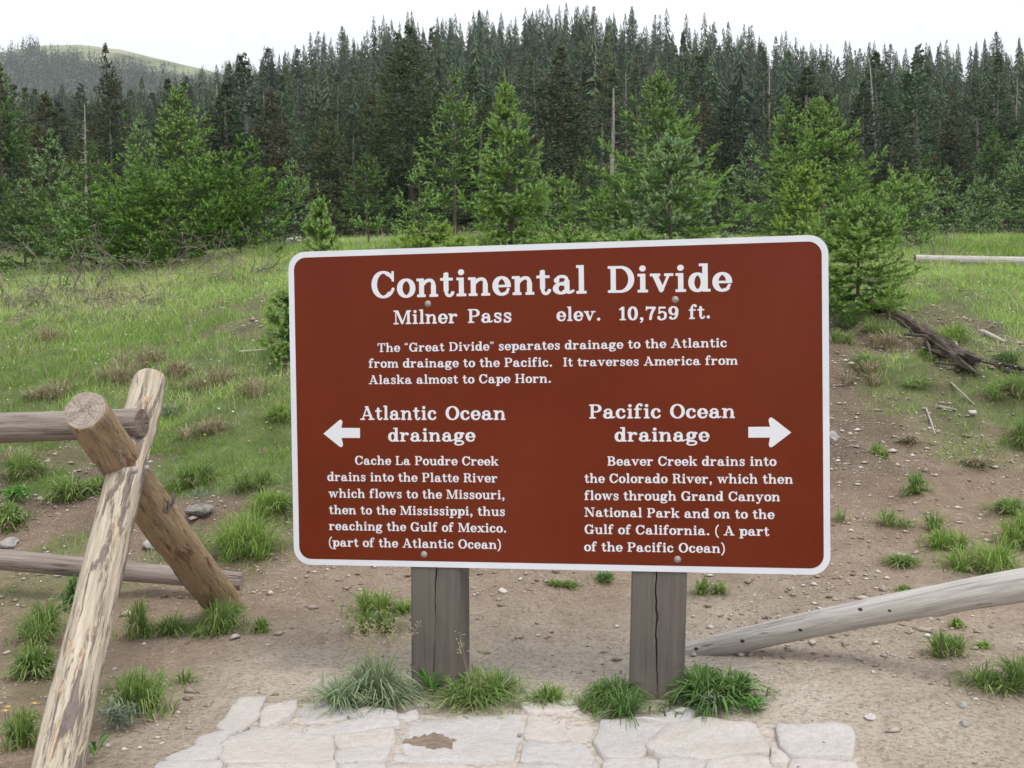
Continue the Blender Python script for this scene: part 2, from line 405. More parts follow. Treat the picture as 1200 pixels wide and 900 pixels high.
def grass_mask(x, y):
    """0..1: how much grass grows here (bare trodden soil near the sign, meadow on the bank top)"""
    u = x / np.maximum(y, 1)
    nlo = fbm(x * .75, y * .75, 0, 4, 40); nhi = fbm(x * 2.6, y * 2.6, 0, 3, 50)
    # distance at which the meadow starts, by direction
    y0 = np.interp(u, [-.6, -.45, -.28, -.2, 0, .25, .33, .42, .6], [5.5, 5.8, 6.4, 6.8, 7.6, 8.3, 8.1, 7.2, 6.2])
    g = (y - y0) / 1.5 + (nlo - .5) * 4.0 + (nhi - .5) * 2.0
    g = np.clip(g * .6 + .4, 0, 1)
    bare = np.clip((fbm(x * 1.9, y * 1.4, 0, 3, 44) - np.interp(y, [7, 9], [.43, .50])) * 7, 0, 1) * np.clip((10.5 - y) / 2.5, 0, 1)
    g = g * (1 - .85 * bare)
    # thin scattered growth on the bank left of the sign
    y1 = np.interp(u, [-.6, -.4, -.22, -.1, .3, .42, .6], [4.0, 4.3, 4.9, 6.2, 7.2, 5.0, 4.3])
    s = np.clip((y - y1) / .8, 0, 1) * np.clip((nhi * .55 + nlo * .45 - .42) * 8, 0, 1)
    left = np.clip((-u + .1) / .15, 0, 1) + np.clip((u - .36) / .1, 0, 1) * .7
    g = np.maximum(g, s * np.clip(left, .0, 1) * .95)
    return np.clip(g, 0, 1)
GM = grass_mask(XX, YY)
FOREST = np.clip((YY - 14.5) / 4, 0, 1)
PALE = np.exp(-((YY - 3.0) / 1.05) ** 2) * np.clip(1.25 - np.abs(XX - .1) / 2.2, 0, 1)
PALE = np.clip(PALE * (.7 + fbm(XX * 1.6, YY * 1.6, 0, 3, 70) * .9), 0, 1) * np.clip((XX + 1.35) / .4, 0, 1)
PALE = np.where(YY < 2, .3, PALE)
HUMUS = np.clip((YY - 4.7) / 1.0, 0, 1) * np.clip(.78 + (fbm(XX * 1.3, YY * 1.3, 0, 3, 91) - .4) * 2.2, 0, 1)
nx, ny = len(gx), len(gy)
I = np.arange(nx * ny).reshape(ny, nx)
Q = np.stack([I[:-1, :-1], I[:-1, 1:], I[1:, 1:], I[1:, :-1]], -1).reshape(-1, 4)
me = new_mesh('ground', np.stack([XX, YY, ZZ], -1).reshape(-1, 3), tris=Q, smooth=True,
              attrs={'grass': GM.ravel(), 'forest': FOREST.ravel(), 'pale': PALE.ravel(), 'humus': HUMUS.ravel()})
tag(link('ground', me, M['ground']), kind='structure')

# far bare mountain on the left
def m_alpine():
    m, nt, p = mat_new('alpine_slope'); n = N(nt); v = n.coords()
    a = n.noise(v, .012, 6, .6); b = n.noise(v, .05, 6, .7)
    c = n.ramp(a, [(.3, (.23, .255, .15)), (.55, (.30, .305, .19)), (.75, (.38, .335, .25))])
    sx = n.add('ShaderNodeSeparateXYZ'); n.l(v, sx.inputs[0])
    k = n.ramp(n.math('SUBTRACT', n.math('DIVIDE', sx.outputs[2], 400.0), n.math('MULTIPLY', n.math('SUBTRACT', b, .5), .35)), [(.46, 1), (.54, 0)])
    c = n.mix(k, c, (.075, .090, .055))
    n.l(c, p.inputs['Base Color']); p.inputs['Roughness'].default_value = 1; p.inputs['Specular IOR Level'].default_value = .05
    return m
def hill_z(x, y):
    u = x / y
    s = np.interp(u, [-1.2, -.9, -.7, -.6, -.51, -.46, -.42, -.38, -.33, -.28, -.2, 0, .3, 1.2], [.15, .23, .26, .276, .300, .3080, .3090, .3035, .291, .278, .262, .22, .18, .15])
    top = s * 760
    t = np.clip((y - 380) / 380, 0, 1)
    z = top * (t * t * (3 - 2 * t)) ** .8
    return z + (fbm(x * .012, y * .012, 0, 4, 90) - .5) * 8 * np.clip(1.2 - t, 0, 1) + EYE
hx = np.linspace(-900, 900, 170); hy = np.concatenate([np.linspace(380, 780, 50), np.linspace(800, 1500, 8)])
HX, HY = np.meshgrid(hx, hy); HZ = hill_z(HX, np.minimum(HY, 780)) - np.clip(HY - 780, 0, 2000) * .12
I = np.arange(HX.size).reshape(HX.shape)
Q = np.stack([I[:-1, :-1], I[:-1, 1:], I[1:, 1:], I[1:, :-1]], -1).reshape(-1, 4)
tag(link('hill', new_mesh('hill', np.stack([HX, HY, HZ], -1).reshape(-1, 3), tris=Q, smooth=True), m_alpine()), kind='structure')

# ------------------------------------------------------------------ glyphs of the sign: strokes of a broad pen, drawn as distance fields
ST, HW = .165, .078           # stem and thin stroke widths (cap height 1)
XH, ASC, DSC = .69, 1.04, -.30
SL = .082                     # slab serif thickness
class G:
    def __init__(s, adv): s.adv = adv; s.ops = []
    def R(s, x0, y0, x1, y1): s.ops.append(('R', x0, y0, x1, y1)); return s
    def P(s, pts, rx=ST / 2, ry=HW / 2): s.ops.append(('P', np.array(pts, float), rx, ry)); return s
    def B(s, x, y, r=.095): s.ops.append(('P', np.array([[x, y], [x + .001, y]]), r, r)); return s
    def T(s, pts, r): s.ops.append(('P', np.array(pts, float), r, r)); return s
    def cut(s, x0, y0, x1, y1): s.ops.append(('C', x0, y0, x1, y1)); return s
    def stem(s, x, y0, y1, bot=(.085, .085), top=None, w=ST):
        s.R(x - w / 2, y0, x + w / 2, y1)
        if bot: s.R(x - w / 2 - bot[0], y0, x + w / 2 + bot[1], y0 + SL)
        if top: s.R(x - w / 2 - top[0], y1 - SL, x + w / 2 + top[1], y1)
        return s
def arc(cx, cy, rx, ry, a0, a1, n=28):
    a = np.radians(np.linspace(a0, a1, n)); return np.stack([cx + rx * np.cos(a), cy + ry * np.sin(a)], 1)
def bez(p0, p1, p2, p3, n=16):
    t = np.linspace(0, 1, n)[:, None]; p0, p1, p2, p3 = [np.array(p, float) for p in (p0, p1, p2, p3)]
    return (1 - t) ** 3 * p0 + 3 * (1 - t) ** 2 * t * p1 + 3 * (1 - t) * t * t * p2 + t ** 3 * p3
def cat(*a): return np.concatenate(a)
hw, hs = HW / 2, ST / 2
def oval(g, x0, x1, y0, y1, a0=0, a1=360):     # ring with thick sides, thin top and bottom; outer box given
    g.P(arc((x0 + x1) / 2, (y0 + y1) / 2, (x1 - x0) / 2 - hs, (y1 - y0) / 2 - hw, a0, a1, 48)); return g
F = {}
OV = .015
F['o'] = oval(G(.70), .02, .68, -OV, XH + OV)
F['O'] = oval(G(.98), .04, .94, -OV, 1 + OV)
F['0'] = oval(G(.72), .04, .68, -OV, 1 + OV)
g = G(.94); oval(g, .04, .90, -OV, 1 + OV, 48, 318); g.R(.80, .62, .87, 1.0); g.P(arc(.50, .5, .36, .46, 35, 60, 8), .05, .05); g.P(arc(.50, .5, .37, .46, -48, -22, 8), .045, .045); F['C'] = g
g = G(1.02); oval(g, .04, .90, -OV, 1 + OV, 48, 322); g.R(.80, .64, .87, 1.0); g.P(arc(.50, .5, .36, .46, 35, 60, 8), .05, .05); g.R(.72, 0, .88, .42); g.R(.60, .36, .98, .36 + SL); F['G'] = g
g = G(.66); oval(g, .02, .66, -OV, XH + OV, 62, 315); g.B(.52, .515, .088); g.P(arc(.34, XH / 2, .26, .315, 45, 70, 8), .05, .05); g.P(arc(.34, XH / 2, .26, .315, -50, -25, 8), .04, .035); F['c'] = g
g = G(.68); oval(g, .02, .66, -OV, XH + OV, -5, 318); g.cut(.34, .10, .8, .31); g.R(.10, .305, .655, .305 + .07); g.P(arc(.34, XH / 2, .26, .315, -50, -22, 8), .04, .035); g.P(arc(.34, XH / 2, .24, .315, 5, 60, 8), hs, .05); F['e'] = g
g = G(.78); oval(g, .02, .62, -OV, XH + OV); g.R(.50, 0, .50 + ST, ASC); g.R(.38, ASC - SL, .55, ASC); g.R(.55, 0, .76, SL); F['d'] = g
g = G(.76); oval(g, .14, .74, -OV, XH + OV); g.R(.10, .0, .10 + ST, ASC); g.R(-.02, ASC - SL, .15, ASC); F['b'] = g
g = G(.78); oval(g, .16, .76, -OV, XH + OV); g.R(.10, DSC, .10 + ST, XH); g.R(-.02, XH - SL, .15, XH); g.R(-.0, DSC, .36, DSC + SL); F['p'] = g
g = G(.74); oval(g, .04, .60, .17, XH + OV); g.P(bez((.16, .22), (.02, .16), (.06, .04), (.22, .045))); g.P([(.2, .05), (.46, .04)], hw, .065); g.P(cat(bez((.42, .045), (.70, .04), (.74, -.24), (.34, -.262)), bez((.34, -.262), (.02, -.27), (.02, -.08), (.18, -.01))), .055, .04)
g.P(bez((.46, .58), (.54, .66), (.60, .66), (.64, .62)), .045, .045); g.B(.655, .60, .062); F['g'] = g
g = G(.78); g.P(cat(arc(.33, .45, .20, .20, 165, 60, 10), bez((.42, .64), (.53, .60), (.53, .5), (.53, .40))), .05, .045); g.B(.15, .50, .09); g.R(.44, .10, .44 + ST, .50)
g.P(bez((.52, .12), (.54, .02), (.62, .02), (.74, .10)), .045, .04); oval(g, .03, .58, -OV, .41, 60, 330); g.P(bez((.28, .385), (.38, .40), (.45, .41), (.52, .43)), .04, .035); F['a'] = g
F['i'] = G(.42).stem(.21, 0, XH, (.09, .09), (.09, -.09)).B(.205, .90, .105)
F['l'] = G(.42).stem(.21, 0, ASC, (.09, .09), (.09, -.09))
g = G(.84); g.stem(.18, 0, XH, (.08, .06), (.10, -.09)); g.stem(.63, 0, .44, (.06, .08)); g.P(bez((.24, .48), (.34, .64), (.63, .74), (.63, .42)), hs - .02, .05); g.R(.63 - hs, .2, .63 + hs, .44); F['n'] = g
g = G(1.22); g.stem(.18, 0, XH, (.08, .05), (.10, -.09)); g.stem(.60, 0, .44, (.05, .05)); g.stem(1.02, 0, .44, (.05, .08)); g.P(bez((.24, .48), (.34, .64), (.60, .74), (.60, .42)), hs - .02, .05); g.P(bez((.66, .48), (.76, .64), (1.02, .74), (1.02, .42)), hs - .02, .05); F['m'] = g
g = G(.84); g.stem(.18, 0, ASC, (.08, .06), (.10, -.09)); g.stem(.63, 0, .44, (.06, .08)); g.P(bez((.24, .48), (.34, .64), (.63, .74), (.63, .42)), hs - .02, .05); F['h'] = g
g = G(.82); g.R(.10, .24, .10 + ST, XH); g.R(-.0, XH - SL, .18, XH); g.P(bez((.18, .28), (.18, -.06), (.42, -.02), (.58, .16)), hs - .02, .05); g.R(.54, 0, .54 + ST, XH); g.R(.44, XH - SL, .62, XH); g.R(.62, 0, .80, SL); F['u'] = g
g = G(.66); g.stem(.18, 0, XH, (.08, .11), (.10, -.09)); g.P(bez((.24, .44), (.32, .60), (.42, .66), (.52, .62)), .05, .05); g.B(.53, .565, .09); F['r'] = g
g = G(.52); g.R(.13, .2, .13 + ST, .88); g.R(.0, XH - SL, .46, XH); g.P(bez((.13, .66), (.15, .78), (.2, .84), (.22, .88)), .03, .03); g.P(cat(bez((.213, .2), (.213, -.03), (.40, -.03), (.46, .14))), hs - .03, .045); F['t'] = g
g = G(.54); g.stem(.19, 0, .84, (.09, .12)); g.R(.0, XH - SL, .46, XH); g.P(bez((.19, .80), (.20, 1.0), (.38, 1.06), (.46, .98)), .055, .05); g.R(.19 - hs, .7, .19 + hs, .84); g.B(.46, .94, .082); F['f'] = g
g = G(.60); g.P(cat(bez((.49, .50), (.48, .68), (.10, .74), (.12, .52)), bez((.12, .52), (.14, .36), (.50, .40), (.49, .19)), bez((.49, .19), (.47, -.03), (.10, -.03), (.10, .18))), .055, .05); g.T([(.2, .42), (.4, .29)], .066); g.R(.455, .46, .515, XH); g.R(.06, .0, .12, .24); F['s'] = g
g = G(.80); g.T([(.14, .64), (.38, .06)], .062); g.T([(.19, .64), (.41, .10)], .062); g.T([(.64, .64), (.40, .04)], .036); g.R(.0, XH - SL, .34, XH); g.R(.50, XH - SL, .80, XH); g.cut(-.1, XH, .9, XH + .2); F['v'] = g
g = G(.80); g.T([(.14, .64), (.38, .06)], .062); g.T([(.19, .64), (.41, .10)], .062); g.P([(.64, .64), (.40, .0), (.33, -.17), (.24, -.24), (.14, -.20)], .038, .038); g.B(.14, -.175, .075); g.R(.0, XH - SL, .34, XH); g.R(.50, XH - SL, .80, XH); g.cut(-.1, XH, .9, XH + .2); F['y'] = g
g = G(1.12); g.T([(.15, .64), (.33, .06)], .062); g.T([(.19, .64), (.36, .10)], .055); g.T([(.52, .64), (.34, .04)], .034); g.T([(.53, .62), (.74, .06)], .062); g.T([(.57, .60), (.76, .10)], .055); g.T([(.96, .64), (.75, .04)], .034); g.R(.0, XH - SL, .34, XH); g.R(.44, XH - SL, .64, XH); g.R(.84, XH - SL, 1.12, XH); g.cut(-.1, XH, 1.3, XH + .2); F['w'] = g
g = G(.80); g.T([(.16, .62), (.58, .05)], .066); g.T([(.20, .62), (.64, .05)], .06); g.T([(.62, .63), (.17, .05)], .034); g.R(.02, XH - SL, .34, XH); g.R(.48, XH - SL, .78, XH); g.R(.0, 0, .32, SL); g.R(.46, 0, .80, SL); g.cut(-.1, XH, .9, XH + .2); g.cut(-.1, -.2, .9, 0); F['x'] = g
g = G(.84); g.stem(.18, 0, ASC, (.08, .06), (.10, -.09)); g.T([(.26, .30), (.62, .63)], .034); g.T([(.40, .40), (.62, .05)], .062); g.T([(.44, .42), (.66, .05)], .06); g.R(.50, 0, .82, SL); g.R(.46, XH - SL, .78, XH); g.cut(.3, XH, .9, XH + .2); g.cut(-.1, -.2, .95, 0); F['k'] = g
# capitals
g = G(1.0); g.stem(.22, 0, 1, (.10, .0), (.10, .0)); g.P(cat([(.22, 1 - hw)], arc(.48, .5, .38, .5 - hw, 90, -90, 30), [(.22, hw)])); F['D'] = g
g = G(.86); g.stem(.22, 0, 1, (.10, .14), (.10, .0)); g.P(cat([(.22, 1 - hw)], arc(.50, .72, .23, .28 - hw, 90, -90, 24), [(.22, .44 + hw)])); F['P'] = g
g = G(.92); g.stem(.22, 0, 1, (.10, .12), (.10, .0)); g.P(cat([(.22, 1 - hw)], arc(.50, .745, .21, .255 - hw, 90, -90, 24), [(.22, .49 + hw)])); g.P(bez((.48, .52), (.70, .50), (.64, .30), (.68, .14)), hs - .01, .05); g.P(bez((.68, .16), (.70, .0), (.82, .0), (.88, .14)), .045, .04); F['R'] = g
g = G(.92); g.stem(.22, 0, 1, (.10, .0), (.10, .0)); g.P(cat([(.22, 1 - hw)], arc(.50, .755, .20, .245 - hw, 90, -90, 24), [(.22, .51 + hw)])); g.P(cat([(.22, .50)], arc(.52, .27, .25, .27 - hw, 90, -90, 24), [(.22, hw)])); F['B'] = g
g = G(1.28); g.R(.13, 0, .19, 1); g.R(.0, 0, .34, SL); g.R(0, 1 - SL, .3, 1); g.stem(1.06, 0, 1, (.10, .10), (.02, .10)); g.T([(.23, .95), (.60, .06)], .064); g.T([(.29, .95), (.63, .12)], .05); g.T([(.97, .95), (.64, .06)], .036); g.cut(-.1, 1, 1.4, 1.2); F['M'] = g
g = G(1.10); g.R(.15, 0, .21, 1); g.R(.0, 0, .36, SL); g.R(0, 1 - SL, .3, 1); g.R(.86, .0, .92, 1); g.R(.72, 1 - SL, 1.06, 1); g.T([(.24, .94), (.84, .07)], .074); g.T([(.28, .94), (.86, .12)], .07); g.cut(-.1, 1, 1.4, 1.2); g.cut(.0, -.2, 1.4, 0); F['N'] = g
g = G(1.06); g.stem(.22, 0, 1, (.10, .10), (.10, .10)); g.stem(.84, 0, 1, (.10, .10), (.10, .10)); g.R(.22, .47, .84, .47 + .075); F['H'] = g
g = G(.48); g.stem(.24, 0, 1, (.11, .11), (.11, .11)); F['I'] = g
g = G(.86); g.stem(.22, 0, 1, (.10, .0), (.10, .12)); g.R(.22, 0, .82, SL); g.R(.74, 0, .82, .34); F['L'] = g
g = G(.90); g.stem(.45, 0, 1, (.12, .12), None); g.R(.04, 1 - SL, .86, 1); g.R(.04, .70, .11, 1); g.R(.79, .70, .86, 1); F['T'] = g
g = G(1.06); g.T([(.17, .05), (.50, .96)], .038); g.T([(.50, .94), (.82, .06)], .068); g.T([(.54, .90), (.86, .06)], .066); g.R(.28, .28, .74, .28 + .07); g.R(.0, 0, .34, SL); g.R(.62, 0, 1.04, SL); g.R(.36, .93, .60, 1.0); g.cut(-.1, -.2, 1.2, 0); g.cut(0, 1, 1.2, 1.2); F['A'] = g
# figures and points
g = G(.56); g.stem(.32, 0, 1, (.13, .11)); g.T([(.28, .93), (.12, .80)], .05); F['1'] = g
g = G(.70); g.R(.06, .84, .66, .99); g.P(bez((.62, .90), (.46, .66), (.36, .4), (.34, .07)), .078, .07); g.R(.05, .72, .11, 1.02); g.cut(.0, -.2, 1, 0); F['7'] = g
g = G(.70); g.R(.14, .50, .21, .98); g.R(.14, .86, .58, .98); g.P(cat(bez((.18, .52), (.30, .66), (.62, .66), (.58, .30)), bez((.58, .30), (.56, -.03), (.2, -.03), (.13, .12))), hs - .01, .05); g.B(.14, .20, .095); F['5'] = g
g = G(.72); oval(g, .04, .66, .36, 1 + OV); g.P(bez((.585, .66), (.61, .2), (.40, -.04), (.15, .12)), hs - .015, .045); g.B(.16, .17, .09); F['9'] = g
F['.'] = G(.34).B(.17, .095, .105)
g = G(.36).B(.17, .095, .105); g.P(bez((.23, .08), (.24, -.06), (.18, -.14), (.10, -.17)), .035, .03); F[','] = g
g = G(.42); g.P(bez((.36, 1.08), (.04, .80), (.04, .05), (.36, -.22)), .052, .045); F['('] = g
g = G(.42); g.P(bez((.06, 1.08), (.38, .80), (.38, .05), (.06, -.22)), .052, .045); F[')'] = g
g = G(.44)
for q in (.10, .30): g.B(q, .83, .066); g.P(bez((q - .035, .83), (q - .04, .92), (q, .97), (q + .05, 1.0)), .024, .022)
F['\u201c'] = g
g = G(.44)
for q in (.12, .32): g.B(q, .93, .066); g.P(bez((q + .035, .93), (q + .04, .84), (q, .79), (q - .05, .76)), .024, .022)
F['\u201d'] = g

CELL = .0125
def field(g):
    xs = np.arange(-.15, g.adv + .2, CELL); ys = np.arange(-.40, 1.2, CELL)
    X, Y = np.meshgrid(xs, ys); D = np.full(X.shape, 9.0)
    for op in g.ops:
        if op[0] in 'RC':
            _, x0, y0, x1, y1 = op
            d = np.maximum(np.maximum(x0 - X, X - x1), np.maximum(y0 - Y, Y - y1))
            D = np.minimum(D, d) if op[0] == 'R' else np.maximum(D, -d)
        else:
            _, P, rx, ry = op; sc_ = min(rx, ry)
            A = P / (rx, ry); x, y = X / rx, Y / ry
            best = np.full(X.shape, 1e9)
            for a, b in zip(A[:-1], A[1:]):
                d = b - a; L = (d * d).sum() + 1e-12
                t = np.clip(((x - a[0]) * d[0] + (y - a[1]) * d[1]) / L, 0, 1)
                best = np.minimum(best, (x - a[0] - t * d[0]) ** 2 + (y - a[1] - t * d[1]) ** 2)
            D = np.minimum(D, (np.sqrt(best) - 1) * sc_)
    return xs, ys, D - .011

def contours(xs, ys, D):
    D = np.where(np.abs(D) < 1e-6, 1e-6, D); S = D < 0
    seg = {}
    a, b, c, d = S[:-1, :-1], S[:-1, 1:], S[1:, 1:], S[1:, :-1]
    code = a * 1 + b * 2 + c * 4 + d * 8
    def pt(e):
        k, i, j = e
        if k == 0: p, q = (j, i), (j + 1, i)
        else: p, q = (j, i), (j, i + 1)
        u, v = D[p[1], p[0]], D[q[1], q[0]]; t = u / (u - v)
        return (xs[p[0]] + (xs[q[0]] - xs[p[0]]) * t, ys[p[1]] + (ys[q[1]] - ys[p[1]]) * t)
    for i, j in zip(*np.nonzero((code > 0) & (code < 15))):
        k = code[i, j]; b_, r_, t_, l_ = (0, i, j), (1, i, j + 1), (0, i + 1, j), (1, i, j)
        tb = {1: [(l_, b_)], 2: [(b_, r_)], 3: [(l_, r_)], 4: [(r_, t_)], 5: [(l_, b_), (r_, t_)], 6: [(b_, t_)], 7: [(l_, t_)],
              8: [(t_, l_)], 9: [(t_, b_)], 10: [(b_, r_), (t_, l_)], 11: [(t_, r_)], 12: [(r_, l_)], 13: [(r_, b_)], 14: [(b_, l_)]}[int(k)]
        for s_, e_ in tb: seg[s_] = e_
    loops = []
    while seg:
        s0, cur = next(iter(seg.items())); lp = [s0]; del seg[s0]
        while cur in seg: lp.append(cur); nx_ = seg[cur]; del seg[cur]; cur = nx_
        if len(lp) > 5: loops.append(np.array([pt(e) for e in lp]))
    return loops

def simplify(P, eps=.0022):
    n = len(P); keep = np.zeros(n + 1, bool); Q_ = np.vstack([P, P[:1]])
    mid = int(np.argmax(((P - P[0]) ** 2).sum(1))); keep[[0, mid, n]] = True
    st = [(0, mid), (mid, n)]
    while st:
        a, b = st.pop()
        if b - a < 2: continue
        d = Q_[b] - Q_[a]; L = np.hypot(*d) + 1e-12; r = Q_[a + 1:b] - Q_[a]
        dist = np.abs(r[:, 0] * d[1] - r[:, 1] * d[0]) / L; k = int(np.argmax(dist))
        if dist[k] > eps: k += a + 1; keep[k] = True; st += [(a, k), (k, b)]
    return Q_[:-1][keep[:-1]]

GLY = {}
def glyph(ch):
    if ch in GLY: return GLY[ch]
    g = F[ch]; loops = [simplify(l) for l in contours(*field(g))]
    def area(l): x, y = l[:, 0], l[:, 1]; return .5 * float((x * np.roll(y, -1) - y * np.roll(x, -1)).sum())
    def inside(p, l):
        x, y = l[:, 0], l[:, 1]; x2, y2 = np.roll(x, -1), np.roll(y, -1)
        c = ((y > p[1]) != (y2 > p[1])) & (p[0] < (x2 - x) * (p[1] - y) / (y2 - y + 1e-12) + x); return int(c.sum()) % 2 == 1
    big = max((area(l) for l in loops), key=abs); sg = 1 if big > 0 else -1
    vs, tr = [], []
    for o_ in [l for l in loops if area(l) * sg > 0]:
        grp = [o_] + [h for h in loops if area(h) * sg < 0 and inside(h[0], o_)]
        b = len(vs); vs += [v for l in grp for v in l]
        tr += [tuple(b + i for i in t) for t in tessellate_polygon([[Vector((p[0], p[1], 0)) for p in l] for l in grp])]
    GLY[ch] = (g.adv, np.array(vs), tr); return GLY[ch]

# ------------------------------------------------------------------ the sign
SIGN_W, SIGN_H = 1.771, 1.067
YAW = -0.16329
SC = Vector((.118398, 3.287704, EYE - .153464))
sign = empty('information_sign', (SC.x, SC.y, gz(SC.x, SC.y)), YAW)
tag(sign, 'brown park sign with white lettering about the continental divide, on two square posts', 'sign')
d_ax = Vector((math.cos(YAW), math.sin(YAW), 0)); n_ax = Vector((math.sin(YAW), -math.cos(YAW), 0))   # n faces the camera
# panel frame: origin at panel centre, local x right, z up, -y to the viewer
def on_board(px, py):
    d = ray(px, py); o = Vector((0, 0, EYE)); t = (SC - o).dot(n_ax) / d.dot(n_ax); p = o + d * t - SC
    return p.dot(d_ax), p.z
panel_z = SC.z - sign.location.z
def rrect(w_, h_, r, n=10):
    P = []
    for cx, cy, a in ((w_ / 2 - r, h_ / 2 - r, 0), (-w_ / 2 + r, h_ / 2 - r, 90), (-w_ / 2 + r, -h_ / 2 + r, 180), (w_ / 2 - r, -h_ / 2 + r, 270)):
        for k in range(n + 1):
            t = math.radians(a + 90 * k / n); P.append((cx + r * math.cos(t), cy + r * math.sin(t)))
    return P
def slab(name, P, y0, y1, mat, parent, edge=None):   # flat outline in x/z, thickness from y0 (front) to y1 (back)
    n = len(P); V = [(x, y0, z) for x, z in P] + [(x, y1, z) for x, z in P]
    Fc = [list(range(n))[::-1], list(range(n, 2 * n))] + [[i, (i + 1) % n, n + (i + 1) % n, n + i] for i in range(n)]
    me = new_mesh(name, V, Fc); me.materials.append(mat)
    if edge: me.materials.append(edge)
    import bmesh
    bm = bmesh.new(); bm.from_mesh(me); bmesh.ops.recalc_face_normals(bm, faces=bm.faces); bm.to_mesh(me); bm.free()
    if edge:
        for p in me.polygons:
            if p.index != 0: p.material_index = 1
    return link(name, me, None, parent)
panel = slab('panel', rrect(SIGN_W, SIGN_H, .060), -.0015, .0015, M['sign_white'], sign, M['alu']); panel.location = (0, 0, panel_z)
slab('brown_field', rrect(SIGN_W - .040, SIGN_H - .040, .042), -.0020, -.0016, M['sign_brown'], panel)

def text_line(txt, x0, b0, x1, b1, cap, track=.055, space=.42):
    """one printed line: from (x0,b0) to (x1,b1) along the baseline in picture pixels, cap height in pixels"""
    u0, v0 = on_board(x0, b0); u1, v1 = on_board(x1, b1); hc = (on_board(x0, b0 - cap)[1] - v0 + on_board(x1, b1 - cap)[1] - v1) / 2
    pen = 0; items = []; first = None
    for ch in txt:
        if ch == ' ': pen += space; continue
        adv, vs, tr = glyph(ch); items.append((pen, vs, tr)); pen += adv + track
    xmin = min(p + v[:, 0].min() for p, v, _ in items); xmax = max(p + v[:, 0].max() for p, v, _ in items)
    sx = (u1 - u0) / (xmax - xmin); V = []; T = []
    slope = (v1 - v0) / (u1 - u0)
    for p, vs, tr in items:
        b = len(V)
        for x, y in vs:
            X = u0 + (p + x - xmin) * sx; V.append((X, -.0023, v0 + (X - u0) * slope + y * hc))
        for t in tr:
            A, B_, C_ = [np.array(V[b + i]) for i in t]
            cr_ = (B_[0] - A[0]) * (C_[2] - A[2]) - (B_[2] - A[2]) * (C_[0] - A[0])
            T.append([b + i for i in (t if cr_ > 0 else t[::-1])])
    return link('lettering', new_mesh('lettering', V, tris=T), M['lettering'], panel)
for a in [("Continental", 435.9, 349.2, 687.5, 343.7, 31), ("Divide", 712.5, 343.0, 858.2, 341, 31),
          ("Milner", 461.5, 380, 536.3, 378.6, 16), ("Pass", 548.6, 378.4, 599.5, 377.5, 16), ("elev.", 652.3, 376.2, 703.6, 375.6, 16), ("10,759", 725.6, 375.2, 795.2, 374.8, 15.6), ("ft.", 807.3, 373.9, 832, 372.9, 16),
          ("The \u201cGreat Divide\u201d separates drainage to the Atlantic", 442.8, 412.5, 851.6, 406.7, 10.3),
          ("from drainage to the Pacific.", 432.3, 430.9, 647, 429.5, 10.3), ("It traverses America from", 660.2, 429.3, 864.5, 427.3, 10.3),
          ("Alaska almost to Cape Horn.", 432.3, 450.1, 645.7, 448.4, 10.3),
          ("Atlantic", 422.4, 491.9, 511.5, 491.9, 15.8), ("Ocean", 522.5, 491.9, 592.6, 491.9, 15.8), ("drainage", 455.1, 517.2, 557.4, 517.2, 15.3),
          ("Cache La Poudre Creek", 416.4, 544.4, 584.4, 545.5, 10.3), ("drains into the Platte River", 383.9, 563.4, 583, 565.3, 10.3),
          ("which flows to the Missouri,", 385.3, 582.9, 591.3, 584.9, 10.3), ("then to the Mississippi, thus", 385.8, 602.2, 591.8, 604.4, 10.3),
          ("reaching the Gulf of Mexico.", 385.8, 620.9, 593.2, 623.9, 10.3), ("(part of the Atlantic Ocean)", 385.8, 640.1, 587.1, 643.2, 10.3),
          ("Pacific", 690.7, 490.3, 774.3, 490.0, 16.3), ("Ocean", 785.3, 490.0, 861.2, 489.7, 16.3), ("drainage", 720.4, 517.2, 831.5, 517.2, 16),
          ("Beaver Creek drains into", 711.9, 545.5, 909.9, 545.8, 10.8), ("the Colorado River, which then", 684.9, 565.6, 929.1, 566.7, 10.8),
          ("flows through Grand Canyon", 684.9, 585.7, 914, 587.3, 10.8), ("National Park and on to the", 684.9, 605.2, 907.7, 608, 10.8),
          ("Gulf of California. ( A part", 685.2, 625.3, 901.6, 627.8, 10.8), ("of the Pacific Ocean)", 684.7, 645.6, 849.4, 647.8, 10.8)]:
    text_line(*a)
def arrow(pts):
    """rounded barbs: head drawn with a few extra points"""
    P = [on_board(*q) for q in pts]
    o = slab('arrow', P, -.0023, -.0021, M['lettering'], panel)
    return o
arrow([(379.3, 508.1), (397.5, 492.6), (399.4, 491.7), (401.2, 493.0), (401.5, 495), (400.2, 501.3), (422.1, 501.6), (422.1, 513.2), (400.4, 513.1), (402.2, 520.3), (401.9, 522.8), (400, 523.9), (398, 523.1)][::-1])
arrow([(927.2, 506.8), (905.5, 489.8), (903.2, 489.0), (901.2, 490.3), (900.6, 493), (902.3, 500.0), (876.9, 500.2), (876.9, 512.8), (902.3, 512.7), (900.8, 520.2), (901.3, 523.0), (903.2, 524.2), (905.6, 523.2)])
def dome(name, r, h, mat, parent, loc, n=16):
    V = [(0, -h, 0)]; Fc = []
    for i, (k, y) in enumerate(((.45, .9), (.78, .62), (.97, .25), (1, 0))):
        for a in range(n): t = 2 * math.pi * a / n; V.append((r * k * math.cos(t), -h * y, r * k * math.sin(t)))
    for a in range(n):
        Fc.append([0, 1 + a, 1 + (a + 1) % n])
        for i in range(3): Fc.append([1 + i * n + a, 1 + (i + 1) * n + a, 1 + (i + 1) * n + (a + 1) % n, 1 + i * n + (a + 1) % n])
    o = link(name, new_mesh(name, V, Fc, smooth=True), mat, parent); o.location = loc; return o
